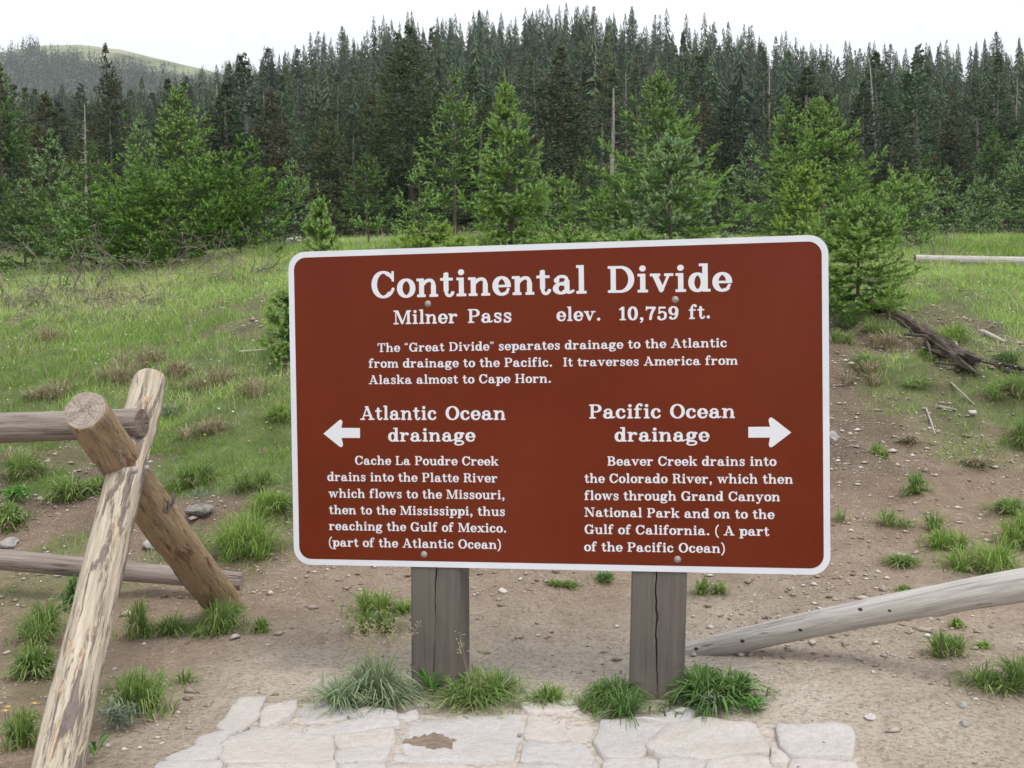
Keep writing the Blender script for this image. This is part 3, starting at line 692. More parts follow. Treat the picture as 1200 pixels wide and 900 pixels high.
for q in ((501.5, 356), (791.3, 351), (497, 649.5), (794, 655.3)):
    u, v = on_board(*q); b = dome('bolt', .0092, .006, M['bolt'], panel, (u, -.0022, v))
    dome('washer', .0112, .0015, M['bolt'], panel, (u, -.0021, v))

def make_post(u, wd, dp, z0, z1, crack_seed, lean):
    """square timber with a wandering drying crack down its front face"""
    rs = np.random.default_rng(crack_seed)
    zs = np.arange(z0, z1 + .001, .012); path = np.cumsum(rs.normal(0, .0011, len(zs))); path = (path - np.linspace(path[0], path[-1], len(zs))) + .006 * np.sin(zs * 5 + crack_seed)
    cw = .0026 * np.clip(.6 + (fbm(zs * 9, 0 * zs, 0, 3, crack_seed) - .4) * 2.2, .12, 1.6)
    xo = [-wd / 2 + .006]; W_ = wd / 2 - .006
    V = []; cols = 11
    for i, z in enumerate(zs):
        c = path[i] + .004; k = cw[i]
        xs_ = [-W_, -W_ * .5, c - .012, c - k, c, c + k, c + .012, W_ * .5, W_]
        ys_ = [0, 0, 0, .001, .016 * min(1, k / .002), .001, 0, 0, 0]
        for x, y in zip(xs_, ys_): V.append((x, y + .0008 * math.sin(z * 31 + x * 90), z))
        for x, y in ((wd / 2, .006), (wd / 2, dp - .006), (W_, dp), (-W_, dp), (-wd / 2, dp - .006), (-wd / 2, .006)): V.append((x, y, z))
    m_ = 15; Fc = []
    for i in range(len(zs) - 1):
        for j in range(m_): Fc.append([i * m_ + j, i * m_ + (j + 1) % m_, (i + 1) * m_ + (j + 1) % m_, (i + 1) * m_ + j])
    Fc.append([(len(zs) - 1) * m_ + j for j in range(m_)])
    o = link('post', new_mesh('post', V, Fc), M['post'], sign)
    o.location = (u, .0035, panel_z); o.rotation_euler = (0, lean, 0); return o
u0 = on_board(511.5, 660)[0]; u1 = on_board(779, 660)[0]
make_post(u0, .168, .165, -1.12, .42, 3, .012)
make_post(u1, .178, .165, -1.12, .42, 8, .034)

# ------------------------------------------------------------------ logs
def frame_of(P0, P1):
    z = (P1 - P0).normalized(); return z.to_track_quat('Z', 'Y')

def log_mesh(L, r0, r1, seed, mats, rough=.05, bend=0.0, knots=0, flat=0, rag0=0, rag1=0, bark=0.0, segs=36, cut0=0, cut1=0):
    """tapered trunk along local Z from 0 to L; uneven girth, knots, slightly chamfered sawn ends"""
    rs = np.random.default_rng(seed)
    nr = max(8, int(L / .022)); zs = np.linspace(0, L, nr); a = np.linspace(0, 2 * np.pi, segs, endpoint=False)
    Z, A = np.meshgrid(zs, a, indexing='ij')
    R = r0 + (r1 - r0) * Z / L
    cx, cy = np.cos(A), np.sin(A)
    R = R * (1 + rough * 2 * (fbm(cx * 1.5 + seed, cy * 1.5, Z * 2.2, 3, seed) - .5) + rough * .9 * (fbm(cx * 5 + seed, cy * 5, Z * 3, 2, seed + 3) - .5))
    if bark:   # remaining plates of inner bark
        b = np.clip((fbm(cx * 2.6, cy * 2.6, Z * 5, 4, seed + 9) - .5) * 30, 0, 1); R = R + b * bark
    for k in range(knots):
        kz, ka, kr = rs.uniform(.08, .95) * L, rs.uniform(0, 2 * np.pi), rs.uniform(.012, .022)
        d2 = ((Z - kz) ** 2 + (((A - ka + np.pi) % (2 * np.pi) - np.pi) * r0) ** 2) / kr ** 2
        R = R + rs.uniform(.005, .011) * np.exp(-d2)
    ends = np.minimum(np.clip(Z / .012, 0, 1), np.clip((L - Z) / .012, 0, 1)); R = R * (.955 + .045 * np.sqrt(ends))
    ox = bend * np.sin(np.pi * Z / L) + .012 * (fbm(Z * 1.3, 0 * Z, seed, 2, seed) - .5); oy = bend * .4 * np.sin(2.3 * Z / L + seed) - bend * .4 * math.sin(seed)
    X = R * cx + ox; Y = R * cy + oy
    if rag0 or rag1:
        j = (fbm(cx * 4, cy * 4, 0 * Z, 3, seed + 4) - .5)
        Z = Z + j * rag0 * 3 * np.clip(1 - Z / .15, 0, 1) + j * rag1 * 3 * np.clip(1 - (L - Z) / .15, 0, 1)
    Z = Z + cut0 * cy * r0 * (zs[:, None] < .02) + cut1 * cy * r1 * (zs[:, None] > L - .02)
    V = np.stack([X, Y, Z], -1).reshape(-1, 3).tolist(); Fc = []
    for i in range(nr - 1):
        for k in range(segs): Fc.append([i * segs + k, i * segs + (k + 1) % segs, (i + 1) * segs + (k + 1) % segs, (i + 1) * segs + k])
    for base, rv in ((0, True), ((nr - 1) * segs, False)):
        c = np.mean([V[base + k] for k in range(segs)], 0); ring = [base + k for k in range(segs)]; prev = ring
        for f_ in (.86, .45):
            n0 = len(V); V += [list(c + (np.array(V[q]) - c) * f_ + [0, 0, rs.normal(0, .0012)]) for q in ring]; cur = list(range(n0, n0 + segs))
            for k in range(segs):
                q = [prev[k], prev[(k + 1) % segs], cur[(k + 1) % segs], cur[k]]; Fc.append(q[::-1] if rv else q)
            prev = cur
        V.append(list(c)); q = len(V) - 1
        for k in range(segs): t = [prev[k], prev[(k + 1) % segs], q]; Fc.append(t[::-1] if rv else t)
    me = new_mesh('log', V, Fc, smooth=True)
    for m in mats: me.materials.append(m)
    nb = (nr - 1) * segs; mi = np.zeros(len(Fc), np.int32); mi[nb:] = 1; me.polygons.foreach_set('material_index', mi)
    sm = np.ones(len(Fc), bool); sm[nb:] = False; me.polygons.foreach_set('use_smooth', sm)
    return me

def log(name, P0, P1, r0, r1, seed, mats, parent=None, spin=0, **k):
    P0, P1 = Vector(P0), Vector(P1)
    o = link(name, log_mesh((P1 - P0).length, r0, r1, seed, mats, **k))
    from mathutils import Quaternion
    q = frame_of(P0, P1) @ Quaternion((0, 0, 1), spin)
    o.rotation_mode = 'QUATERNION'; o.rotation_quaternion = q; o.location = P0
    if parent is not None:
        o.location = P0 - parent.location; o.parent = parent
    return o

EG = M['end_grain']; EGD = M['end_grain_dark']
fx = ground(110, 850)
fence = empty('log_fence', fx)
tag(fence, 'rustic buck and rail log fence with two crossed posts left of the sign', 'fence')
# the two crossed posts and the rails lying in and behind the cross
A0, A1 = at(56, 955, 2.42), at(177, 446, 3.62)
log('crossed_post', A0, A1, .061, .0565, 4, [M['log_peeled'], EG], fence, knots=5, bark=.0022, rough=.05, bend=.012)
B0, B1 = at(286, 738, 4.45), at(97, 484, 3.03)
log('crossed_post', B0, B1, .078, .063, 9, [M['log_brown'], EG], fence, knots=7, bark=.004, rough=.07, bend=-.02, cut1=.12)
R0, R1 = at(-260, 512, 3.55), at(166, 497, 3.33)
log('rail', R0, R1, .058, .048, 12, [M['log_grey'], EGD], fence, knots=3, rough=.06, bend=.006)
Q0, Q1 = at(-260, 632, 4.5), at(284, 680, 4.42)
log('rail', Q0, Q1, .052, .040, 15, [M['log_grey'], EG], fence, knots=4, rough=.06, bend=.01)
def tube(name, pts, rad, mat, parent=None, seg=6):
    V, Fc = tube_geo([Vector(p) for p in pts], rad, seg); o = link(name, new_mesh(name, V, Fc, smooth=True), mat, parent); return o
def tube_geo(P, rad, seg=4, base=0):
    V = []; Fc = []; n = len(P)
    for i, p in enumerate(P):
        t = (P[min(i + 1, n - 1)] - P[max(i - 1, 0)]).normalized()
        a = t.orthogonal().normalized() if i == 0 else (a - t * a.dot(t)).normalized()
        b = t.cross(a); r = rad[i] if hasattr(rad, '__len__') else rad
        for k in range(seg): th = 2 * math.pi * k / seg; V.append(tuple(p + a * r * math.cos(th) + b * r * math.sin(th)))
    for i in range(n - 1):
        for k in range(seg): Fc.append([base + i * seg + k, base + i * seg + (k + 1) % seg, base + (i + 1) * seg + (k + 1) % seg, base + (i + 1) * seg + k])
    return V, Fc
# knot stub and the bolts of the cross
def rel(p, o): return [Vector(q) - o.location for q in p]
s0 = at(193, 599, 3.28); tube('branch_stub', rel([s0, s0 + Vector((.03, -.02, .035)), s0 + Vector((.045, -.03, .065))], fence), [.014, .011, .004], M['log_grey'], fence, 8)
b0 = at(157, 551, 3.01); bb = dome('fence_bolt', .012, .008, M['bolt'], fence, b0 - fence.location)
b0 = at(172, 548, 3.16); bb = dome('fence_bolt', .009, .006, M['bolt'], fence, b0 - fence.location)

# grey rail on the right: low end on the ground by the sign post, other end carried by a short cross of posts beyond the frame
pr = gat(812, 3.62); G0 = at(800, 767, 3.66); G1 = at(1255, 676, 2.95); G2 = at(1480, 660, 2.62)
rf = empty('leaning_rail', (G0.x, G0.y, gz(G0.x, G0.y)))
tag(rf, 'smooth silver grey pole sloping down to the ground beside the right sign post', 'rail')
_fr = frame_of(G0, G1); _ax = (G1 - G0).normalized(); _uv = (Vector((0, 0, 1)) - _ax * _ax.z).normalized()
_spin = math.atan2(_uv.dot(_fr @ Vector((0, 1, 0))), _uv.dot(_fr @ Vector((1, 0, 0))))
log('pole', G0, G1, .038, .051, 23, [M['log_silver'], EGD], rf, spin=_spin, knots=6, rough=.06, bend=.015)
PZ = (G1 - G0); _gq = frame_of(G0, G1)
for tt_, off in ((.06, -.2), (.20, .1), (.365, .25), (.53, -.35), (.60, .15), (.78, .3)):      # dark little knots
    c = G0 + PZ * tt_; v_ = (Vector((0, 0, EYE)) - c).normalized(); zz = PZ.normalized(); v_ = (v_ - zz * v_.dot(zz)).normalized(); v_ = (v_ + zz.cross(v_) * off).normalized()
    rr_ = .038 + (.051 - .038) * tt_; bow = _uv * .015 * math.sin(math.pi * tt_)
    kn = dome('knot', .0062, .004, M['knot'], rf, Vector(c + bow + v_ * (rr_ - .002)) - rf.location, 10)
    kn.rotation_mode = 'QUATERNION'; kn.rotation_quaternion = v_.to_track_quat('-Y', 'Z'); kn.scale = (1.5, 1, 1)
for k, (dx, dy) in enumerate(((.18, .3), (-.14, -.3))):
    c = at(1240, 690, 3.0) + Vector((.05, 0, 0)); fz = gz(c.x + dx, c.y + dy)
    log('support_post', (c.x + .12 + dx, c.y + dy, fz - .1), (c.x + .12 - dx * .7, c.y - dy * .6, c.z + .12), .05, .045, 60 + k, [M['log_grey'], EG], rf)

# fallen trunks
def lying(name, lab, p0, p1, r0, r1, seed, mats, **k):
    o = log(name, p0, p1, r0, r1, seed, mats, **k); tag(o, lab, 'log'); return o
a = gat(1072, 11.3); b = gat(1330, 11.1)
lying('fallen_log', 'long pale grey fallen trunk lying across the meadow at the right edge', a + Vector((0, 0, .06)), b + Vector((0, 0, .05)), .045, .062, 31, [M['log_silver'], EGD], bend=.03, knots=4)
a, b = ground(986, 348), ground(1136, 440)
o1 = lying('fallen_log', 'dark decaying trunk lying down the bare bank right of the sign', a + Vector((0, 0, .01)), b + Vector((0, 0, .015)), .026, .052, 37, [M['log_rotten'], M['log_rotten']], rough=.55, bend=.09, rag0=.1, rag1=.2, bark=.014, knots=9)
a, b = ground(1100, 424), ground(1190, 440)
lying('fallen_log', 'short broken end of the decaying trunk, splintered, at the foot of the bare bank', a + Vector((0, 0, .035)), b + Vector((0, 0, .02)), .058, .03, 39, [M['log_rotten'], M['log_rotten']], rough=.6, rag0=.2, rag1=.2, bark=.012)
for k, (q0, q1, r, lab) in enumerate([((1150, 392), (1178, 404), .022, 'grey splintered stick beside the broken trunk, upper one'), ((1118, 402), (1124, 416), .02, 'small pale splinter of wood standing by the rotten trunk'),
                                ((1114, 450), (1143, 478), .007, 'thin brown stick lying on bare soil under the rotten trunk'), ((1086, 480), (1096, 512), .007, 'thin pale stick on the bare bank beside a small grass tuft'),
                                ((1100, 478), (1122, 482), .010, 'short flat piece of wood on the bare bank'),
                                ((280, 415), (316, 411), .012, 'short grey stick in the grass left of the sign')]):
    a, b = ground(*q0), ground(*q1)
    o = log('fallen_stick', a + Vector((0, 0, r)), b + Vector((0, 0, r * .8)), r, r * .6, 80 + k, [M['log_silver'] if k < 2 else M['twig_pale'], M['twig']], rough=.2, segs=10)
    tag(o, lab, 'stick')

# splinters and roots torn from the rotten trunk
root_spots = [((1040, 372), (1075, 400), .012), ((1060, 395), (1112, 418), .014), ((1085, 402), (1092, 425), .012), ((1120, 440), (1178, 436), .012), ((1095, 430), (1150, 446), .010), ((1010, 362), (1030, 380), .012)]
for k, (q0, q1, r) in enumerate(root_spots):
    a, b = ground(*q0), ground(*q1); m_ = (a + b) / 2 + Vector((0, 0, .05 + .03 * (k % 2)))
    o = tube('splinter', [Vector((0, 0, .02)), m_ - a, b - a + Vector((0, 0, .02))], [r, r * .9, .003], M['log_rotten'], None, 5); o.location = a
    o.parent = o1; o.matrix_parent_inverse = (Matrix.Translation(o1.location) @ o1.rotation_quaternion.to_matrix().to_4x4()).inverted()
# ------------------------------------------------------------------ flagstones
S = lambda ox, oy, pts: [(ox + .35 * x, oy + .35 * y) for x, y in pts]
a5 = lambda *p: S(180, 780, p); a6 = lambda *p: S(600, 780, p)
STONES = [a5((290, 130), (380, 127), (345, 190), (320, 215), (250, 238), (215, 222)), a5((372, 172), (485, 133), (470, 175), (415, 212), (352, 226)),
          a5((505, 148), (560, 130), (678, 165), (680, 186), (505, 210), (485, 188)), a5((690, 165), (720, 153), (810, 176), (815, 196), (700, 199), (686, 188)),
          a5((820, 178), (880, 170), (882, 194), (822, 200)), a5((505, 222), (680, 206), (810, 203), (818, 222), (700, 238), (600, 246), (505, 250)),
          a5((607, 256), (800, 234), (803, 280), (622, 296)), a5((330, 232), (495, 238), (500, 262), (598, 262), (600, 345), (235, 345), (225, 300), (260, 262)),
          a5((612, 301), (792, 288), (775, 345), (612, 345)), a5((45, 322), (130, 292), (232, 296), (195, 345), (70, 345)),
          a5((160, 262), (240, 244), (322, 236), (250, 258), (218, 292), (140, 286)),
          [(484, 850), (504, 851), (540, 848), (570, 846), (600, 842), (616, 844), (612, 868), (600, 898), (462, 898)],
          a6((30, 135), (95, 122), (150, 116), (190, 124), (225, 160), (60, 172)), a6((62, 187), (238, 177), (250, 215), (260, 232), (248, 276), (48, 264)),
          a6((48, 274), (240, 284), (268, 320), (262, 350), (28, 350)), a6((300, 200), (400, 204), (520, 214), (500, 240), (452, 296), (438, 328), (312, 326), (284, 282)),
          a6((400, 193), (500, 188), (560, 160), (612, 170), (598, 195), (532, 208)), a6((540, 222), (640, 196), (700, 205), (808, 208), (822, 250), (852, 292), (858, 322), (740, 320), (660, 338), (500, 325), (455, 300)),
          a6((890, 216), (985, 222), (1080, 206), (1128, 226), (1142, 292), (1130, 335), (1010, 330), (930, 322), (900, 288)), a6((868, 296), (910, 312), (925, 332), (920, 352), (870, 352)),
          a6((312, 334), (480, 334), (490, 400), (320, 400)), a6((500, 336), (650, 348), (640, 400), (505, 400)), a6((660, 348), (745, 330), (858, 332), (866, 400), (655, 400)), a6((940, 334), (1130, 343), (1180, 400), (935, 400)),
          a5((250, 352), (600, 352), (590, 430), (230, 430)), a5((20, 356), (225, 352), (205, 430), (0, 430)), a5((610, 352), (770, 352), (755, 430), (605, 430)), a5((785, 345), (1190, 345), (1180, 430), (770, 430)),
          a6((25, 358), (300, 355), (305, 430), (20, 430))]
for rr in range(3):          # paving goes on towards the viewer below the frame
    for cc in range(9):
        x0 = -.95 + cc * .235 + rr * .09; y0 = 2.24 - rr * .3
        STONES.append([(x0 + .01, y0), (x0 + .22, y0 + .015), (x0 + .225, y0 - .27), (x0 + .0, y0 - .26), 'w'])
STONE_Z = 0.013
pav_pts = [a5((30, 330), (130, 280), (215, 215), (285, 122), (400, 122), (560, 122), (720, 145), (900, 165), (1200, 165)), a6((20, 120), (200, 110), (300, 185), (560, 150), (640, 185), (820, 195), (1090, 196), (1140, 215), (1160, 290), (1190, 350))]
bound = [ground(*q) for l in pav_pts for q in l]
bound = [(b.x, b.y) for b in bound] + [(1.25, 1.4), (-1.0, 1.4)]
# mortar bed: a thin sheet laid on the ground inside the paving outline
def poly_fill(outline, step, zf, jitter=.3, seed=0):
    rs = np.random.default_rng(seed); P = np.array(outline, float); n = len(P)
    B = []
    for i in range(n):
        p, q = P[i], P[(i + 1) % n]; k = max(1, int(np.hypot(*(q - p)) / step))
        for j in range(k): B.append(p + (q - p) * j / k)
    nb = len(B); x0, y0 = P.min(0); x1, y1 = P.max(0); C = []
    def ins(x, y):
        c = False
        for i in range(n):
            a, b = P[i], P[i - 1]
            if (a[1] > y) != (b[1] > y) and x < (b[0] - a[0]) * (y - a[1]) / (b[1] - a[1]) + a[0]: c = not c
        return c
    Bn = np.array(B)
    for x in np.arange(x0, x1, step):
        for y in np.arange(y0, y1, step):
            q = (x + rs.uniform(-jitter, jitter) * step, y + rs.uniform(-jitter, jitter) * step)
            if ins(*q) and np.min(((Bn - q) ** 2).sum(1)) > (step * .45) ** 2: C.append(q)
    pts = [Vector((float(a[0]), float(a[1]))) for a in B + C]
    v, _, f, *_ = delaunay_2d_cdt(pts, [(i, (i + 1) % nb) for i in range(nb)], [], 1, 1e-6)
    return [(p.x, p.y, zf(p.x, p.y)) for p in v], [list(t) for t in f], nb
V, Fc, _nb = poly_fill(bound, .03, lambda x, y: gz(x, y) + .005 + .005 * float(vnoise(x * 12, y * 12, 0, 3)), seed=2)
V = [(x, y, z - (.035 if i < _nb else 0)) for i, (x, y, z) in enumerate(V)]
pave = tag(link('paving', new_mesh('paving', V, Fc, smooth=True), M['mortar']), kind='structure')
for si, poly in enumerate(STONES):
    rs = np.random.default_rng(si + 100)
    if poly[-1] == 'w': W = [np.array(p) for p in poly[:-1]]
    else: W = [np.array((ground(*q).x, ground(*q).y)) for q in poly]
    c = sum(W) / len(W); out = []
    for i in range(len(W)):
        p, q = W[i], W[(i + 1) % len(W)]; L = np.hypot(*(q - p)); k = max(2, int(L / .022)); t = (q - p) / (L + 1e-9); nrm = np.array([-t[1], t[0]])
        for j in range(k):
            s_ = j / k; r_ = p + (q - p) * s_; r_ = r_ + nrm * (float(fbm(r_[0] * 14, r_[1] * 14, si, 3, 8)) - .5) * .022
            out.append(r_)
    out = np.array(out); out = (out + np.roll(out, 1, 0) * .15 + np.roll(out, -1, 0) * .15) / 1.3
    sxy = (out[:, 0] * np.roll(out[:, 1], -1) - out[:, 1] * np.roll(out[:, 0], -1)).sum()
    if sxy < 0: out = out[::-1]
    base = gz(c[0], c[1]); lift = STONE_Z + rs.uniform(-.001, .007); tl = rs.normal(0, .005, 2)
    def top(x, y, k=1.0):
        return max(gz(x, y) * .5 + base * .5, base - .01) + lift + tl[0] * (x - c[0]) + tl[1] * (y - c[1]) + ((float(fbm(x * 7, y * 7, si, 3, 55)) - .5) * .016 + (float(fbm(x * 26, y * 26, si, 2, 56)) - .5) * .007) * k
    out = out + (out - c) / (np.hypot(*(out - c).T)[:, None] + 1e-9) * .0105
    d = c - out; dn = d / (np.hypot(d[:, 0], d[:, 1])[:, None] + 1e-9)
    r1_ = out + dn * .002; r2_ = out + dn * .008
    V2, F2, nb = poly_fill(r2_, .026, lambda x, y: top(x, y), seed=si)
    nO = len(out); V2 = [list(v) for v in V2]; b = len(V2)
    # delaunay may reorder: match the inner ring by position
    A_ = np.array([v[:2] for v in V2]); idx = [int(np.argmin(((A_ - r) ** 2).sum(1))) for r in r2_]
    for r in r1_: V2.append([r[0], r[1], top(r[0], r[1]) - .003])
    for r in out: V2.append([r[0], r[1], base - .03])
    for i in range(nO):
        j = (i + 1) % nO
        if idx[i] != idx[j]: F2.append([idx[i], b + i, b + j, idx[j]])
        else: F2.append([idx[i], b + i, b + j])
        F2.append([b + i, b + nO + i, b + nO + j, b + j])
    V2 = np.array(V2) - (c[0], c[1], base)
    o = link('flagstone', new_mesh('flagstone', V2, F2, smooth=True), M['stone'], pave); o.location = (c[0], c[1], base)
# damp patch of soil on the big slab
dp = [ground(*q) for q in a5((850, 262), (900, 255), (960, 240), (985, 258), (1015, 275), (990, 295), (930, 302), (880, 288), (842, 275))]
dp2 = []
for i_ in range(len(dp)):
    for j_ in range(5):
        q_ = dp[i_].lerp(dp[(i_ + 1) % len(dp)], j_ / 5); dp2.append((q_.x + .022 * (random.random() - .5), q_.y + .03 * (random.random() - .5)))
V, Fc, _ = poly_fill(dp2, .012, lambda x, y: 0, seed=5)
slabc = [np.array((ground(*q).x, ground(*q).y)) for q in STONES[11]]
big = [o for o in COL.objects if o.name.startswith('flagstone')][11]
from mathutils.bvhtree import BVHTree
bt = BVHTree.FromPolygons([tuple(v.co + big.location) for v in big.data.vertices], [tuple(p.vertices) for p in big.data.polygons])
V = [(x, y, (bt.ray_cast(Vector((x, y, 1)), Vector((0, 0, -1)))[0] or Vector((0, 0, .02))).z + .0012) for x, y, z in V]
tag(link('soil_patch', new_mesh('soil_patch', V, Fc, smooth=True), M['damp']), kind='stuff')

# ------------------------------------------------------------------ rocks and pebbles
def rock_mesh(r, seed, sq=(1, 1, .6), sub=3, amp=.35):
    import bmesh
    bm = bmesh.new(); bmesh.ops.create_icosphere(bm, subdivisions=sub, radius=1)
    rs = np.random.default_rng(seed); cuts = [(Vector(rs.normal(0, 1, 3)).normalized(), rs.uniform(.55, .85)) for _ in range(7)]
    for v in bm.verts:
        for n_, d in cuts:
            k = v.co.dot(n_) - d
            if k > 0: v.co -= n_ * k
        p = v.co; f = 1 + amp * (float(fbm(p.x * 1.6 + seed, p.y * 1.6, p.z * 1.6, 3, seed)) - .5)
        v.co = Vector((p.x * f * r * sq[0], p.y * f * r * sq[1], p.z * f * r * sq[2]))
    me = bpy.data.meshes.new('rock'); bm.to_mesh(me); bm.free(); return me
for k, (px, py, r, sq, lab, mk) in enumerate([
        (345, 285, .17, (1.3, 1, .9), 'pale grey boulder in the grass at the edge of the spruces', 'rock'),
        (234, 602, .065, (1.3, 1, .6), 'dark grey lichen covered rock behind the crossed log posts', 'rock_dark'),
        (974, 516, .045, (1, 1, 1), 'grey rock just behind the right edge of the sign', 'rock'),
        (180, 640, .05, (1, 1, .8), 'small tan rock behind the peeled log above the lower rail', 'rock'),
        (10, 640, .045, (1.3, 1, .7), 'flat grey rock at the left edge just above the lower rail', 'rock'),
        (590, 695, .022, (1.4, 1, .6), 'small pale angular stone between the sign posts', 'stone'),
        (491, 827, .016, (1.3, 1, .5), 'flat white pebble lying at the foot of the left sign post', 'stone'),
        (1020, 842, .02, (1.2, 1, .5), 'small pale stone set in the trodden soil right of the paving', 'stone'),
        (1127, 828, .014, (1, 1, .8), 'small dark round stone on the trodden soil at the right', 'rock'),
        (1130, 850, .014, (1, 1, .8), 'small brown clod of soil on the trodden ground at the right', 'rock'),
        (1085, 700, .018, (1.3, 1, .6), 'grey pebble above the leaning pole', 'rock'), (1140, 487, .03, (1.4, 1, .6), 'flat grey stone on the bare bank right of the sign', 'stone')]):
    g_ = ground(px, py); o = link('rock', rock_mesh(r, 200 + k, sq), M[mk]); o.location = g_ + Vector((0, 0, r * sq[2] * .3)); o.rotation_euler = (0, 0, k); tag(o, lab, 'rock')
Ts = []; Vs = []; tint = []
n = 42000
u_ = rng.uniform(-.62, .62, n); yv = 2.4 + rng.power(1.6, n) * 7.5; xv = u_ * yv
keep = (grass_mask(xv, yv) < .75) & ~((xv > -.98) & (xv < .95) & (yv < 3.32) & (rng.uniform(0, 1, n) > .10)); onp = (xv > -.9) & (xv < .9) & (yv < 3.25)
cl = fbm(xv * 2.2, yv * 2.2, 0, 3, 77); keep &= (cl + rng.uniform(-.2, .2, n) > .44)
xv, yv, onp = xv[keep], yv[keep], onp[keep]; zv = hgt(xv, yv) + .017 * onp; n = len(xv)
sz = np.exp(rng.normal(-5.45, .58, n)) * (.8 + yv * .07); sz = np.minimum(sz, .03) * np.where(onp, .55, 1)
base = np.array([(1, 0, 0), (0, 1, 0), (-1, 0, 0), (0, -1, 0), (0, 0, 1), (.1, .2, -.6)]); fc = np.array([(0, 1, 4), (1, 2, 4), (2, 3, 4), (3, 0, 4), (1, 0, 5), (2, 1, 5), (3, 2, 5), (0, 3, 5)])
V = base[None] * (1 + rng.uniform(-.35, .35, (n, 6, 1))) * np.array([1, 1, .55]) ; V[..., :2] += rng.uniform(-.2, .2, (n, 6, 2))
th = rng.uniform(0, 6.28, n); c_, s_ = np.cos(th)[:, None], np.sin(th)[:, None]; asp = rng.uniform(.9, 1.9, (n, 1))
X = V[..., 0] * asp; Y = V[..., 1]
V = np.stack([X * c_ - Y * s_, X * s_ + Y * c_, V[..., 2]], -1) * sz[:, None, None] + np.stack([xv, yv, zv + sz * .15], -1)[:, None]
T = (fc[None] + (np.arange(n) * 6)[:, None, None]).reshape(-1, 3)
tag(link('pebbles', new_mesh('pebbles', V.reshape(-1, 3), tris=T, attrs={'tint': np.repeat(rng.power(1.1, n), 6)}), M['pebble']), kind='stuff')

# ------------------------------------------------------------------ grass blades
def blades(P, L, lean, W, bend=.6, seg=2, droop=0.0, r=rng, tint=None, curl=None):
    """P base points, L lengths, lean = unit horizontal direction * amount. returns V,T,tint"""
    n = len(P); ang = r.uniform(0, 6.283, n); side = np.stack([np.cos(ang), np.sin(ang), 0 * ang], -1)
    up = np.array([0, 0, 1.0]); rows = []
    for k in range(seg + 1):
        t = k / seg
        c = P + lean * (L * (t * .35 + t * t * bend))[:, None] + up * (L * (t - droop * t * t * t))[:, None]
        w = W * (1 - t) ** .7
        if k < seg: rows.append(c - side * w[:, None]); rows.append(c + side * w[:, None])
        else: rows.append(c)
    V = np.stack(rows, 1); m = V.shape[1]; T = []
    for k in range(seg - 1): a = 2 * k; T += [(a, a + 1, a + 3), (a, a + 3, a + 2)]
    a = 2 * (seg - 1); T.append((a, a + 1, a + 2)); T = np.array(T)
    T = (T[None] + (np.arange(n) * m)[:, None, None]).reshape(-1, 3)
    tn = np.repeat(r.uniform(0, 1, n) if tint is None else tint, m)
    return V.reshape(-1, 3), T, tn

def scatter(n, y0, y1, pw=1.0, U=.66):
    y = y0 + (y1 - y0) * rng.uniform(0, 1, n) ** pw; x = rng.uniform(-U, U, n) * y; return x, y

# meadow: dense green on the bank top
def grass_stuff(name, n, y0, y1, thr, lo, hi, wd, mat, pw=.85, dens=None, dry=False, seg=2):
    x, y = scatter(n, y0, y1, pw); m = grass_mask(x, y); k = rng.uniform(0, 1, n)
    clump = fbm(x * 3.2, y * 3.2, 0, 3, 61)
    if dry: keep = (m > .12) & (fbm(x * 1.7, y * 1.7, 0, 3, 66) + rng.uniform(-.1, .1, n) > .55)
    else: keep = (m * (.35 + clump * 1.1) > thr * k + .12)
    x, y, m, clump = x[keep], y[keep], m[keep], clump[keep]; n = len(x)
    P = np.stack([x, y, hgt(x, y) - .01], -1); a = rng.uniform(0, 6.283, n)
    lean = np.stack([np.cos(a), np.sin(a), 0 * a], -1) * rng.uniform(.2, 1.4, n)[:, None]
    if dry: lean *= 1.5; lean[:, 2] -= .25
    L = rng.uniform(lo, hi, n) * (.45 + .55 * m) * (.6 + .8 * clump) * np.interp(y, [6, 9, 16], [.8, 1.0, 1.1])
    tn = np.clip(fbm(x * .8, y * .8, 0, 3, 33) * 1.9 - .55 + rng.normal(0, .24, n), 0, 1)
    V, T, tt = blades(P, L, lean, wd * np.interp(y, [4, 8, 16], [.85, 1.2, 2.3]), seg=seg, tint=tn)
    tag(link(name, new_mesh(name, V, tris=T, attrs={'tint': tt}), M[mat]), kind='stuff')
grass_stuff('meadow_grass', 270000, 4.0, 18, .85, .045, .115, .0021, 'grass')
grass_stuff('dry_grass', 75000, 4.0, 12, .9, .05, .12, .0018, 'dry_grass', dry=True)
# seed heads standing above the meadow
x, y = scatter(8000, 6.5, 16, .8); m = grass_mask(x, y) > .7; x, y = x[m], y[m]; n = len(x)
a = rng.uniform(0, 6.283, n); P = np.stack([x, y, hgt(x, y)], -1)
V, T, tt = blades(P, rng.uniform(.16, .28, n), np.stack([np.cos(a), np.sin(a), 0 * a], -1) * .3, np.full(n, .0016), seg=2, tint=rng.uniform(.6, 1, n))
tag(link('seed_heads', new_mesh('seed_heads', V, tris=T, attrs={'tint': tt}), M['dry_grass']), kind='stuff')
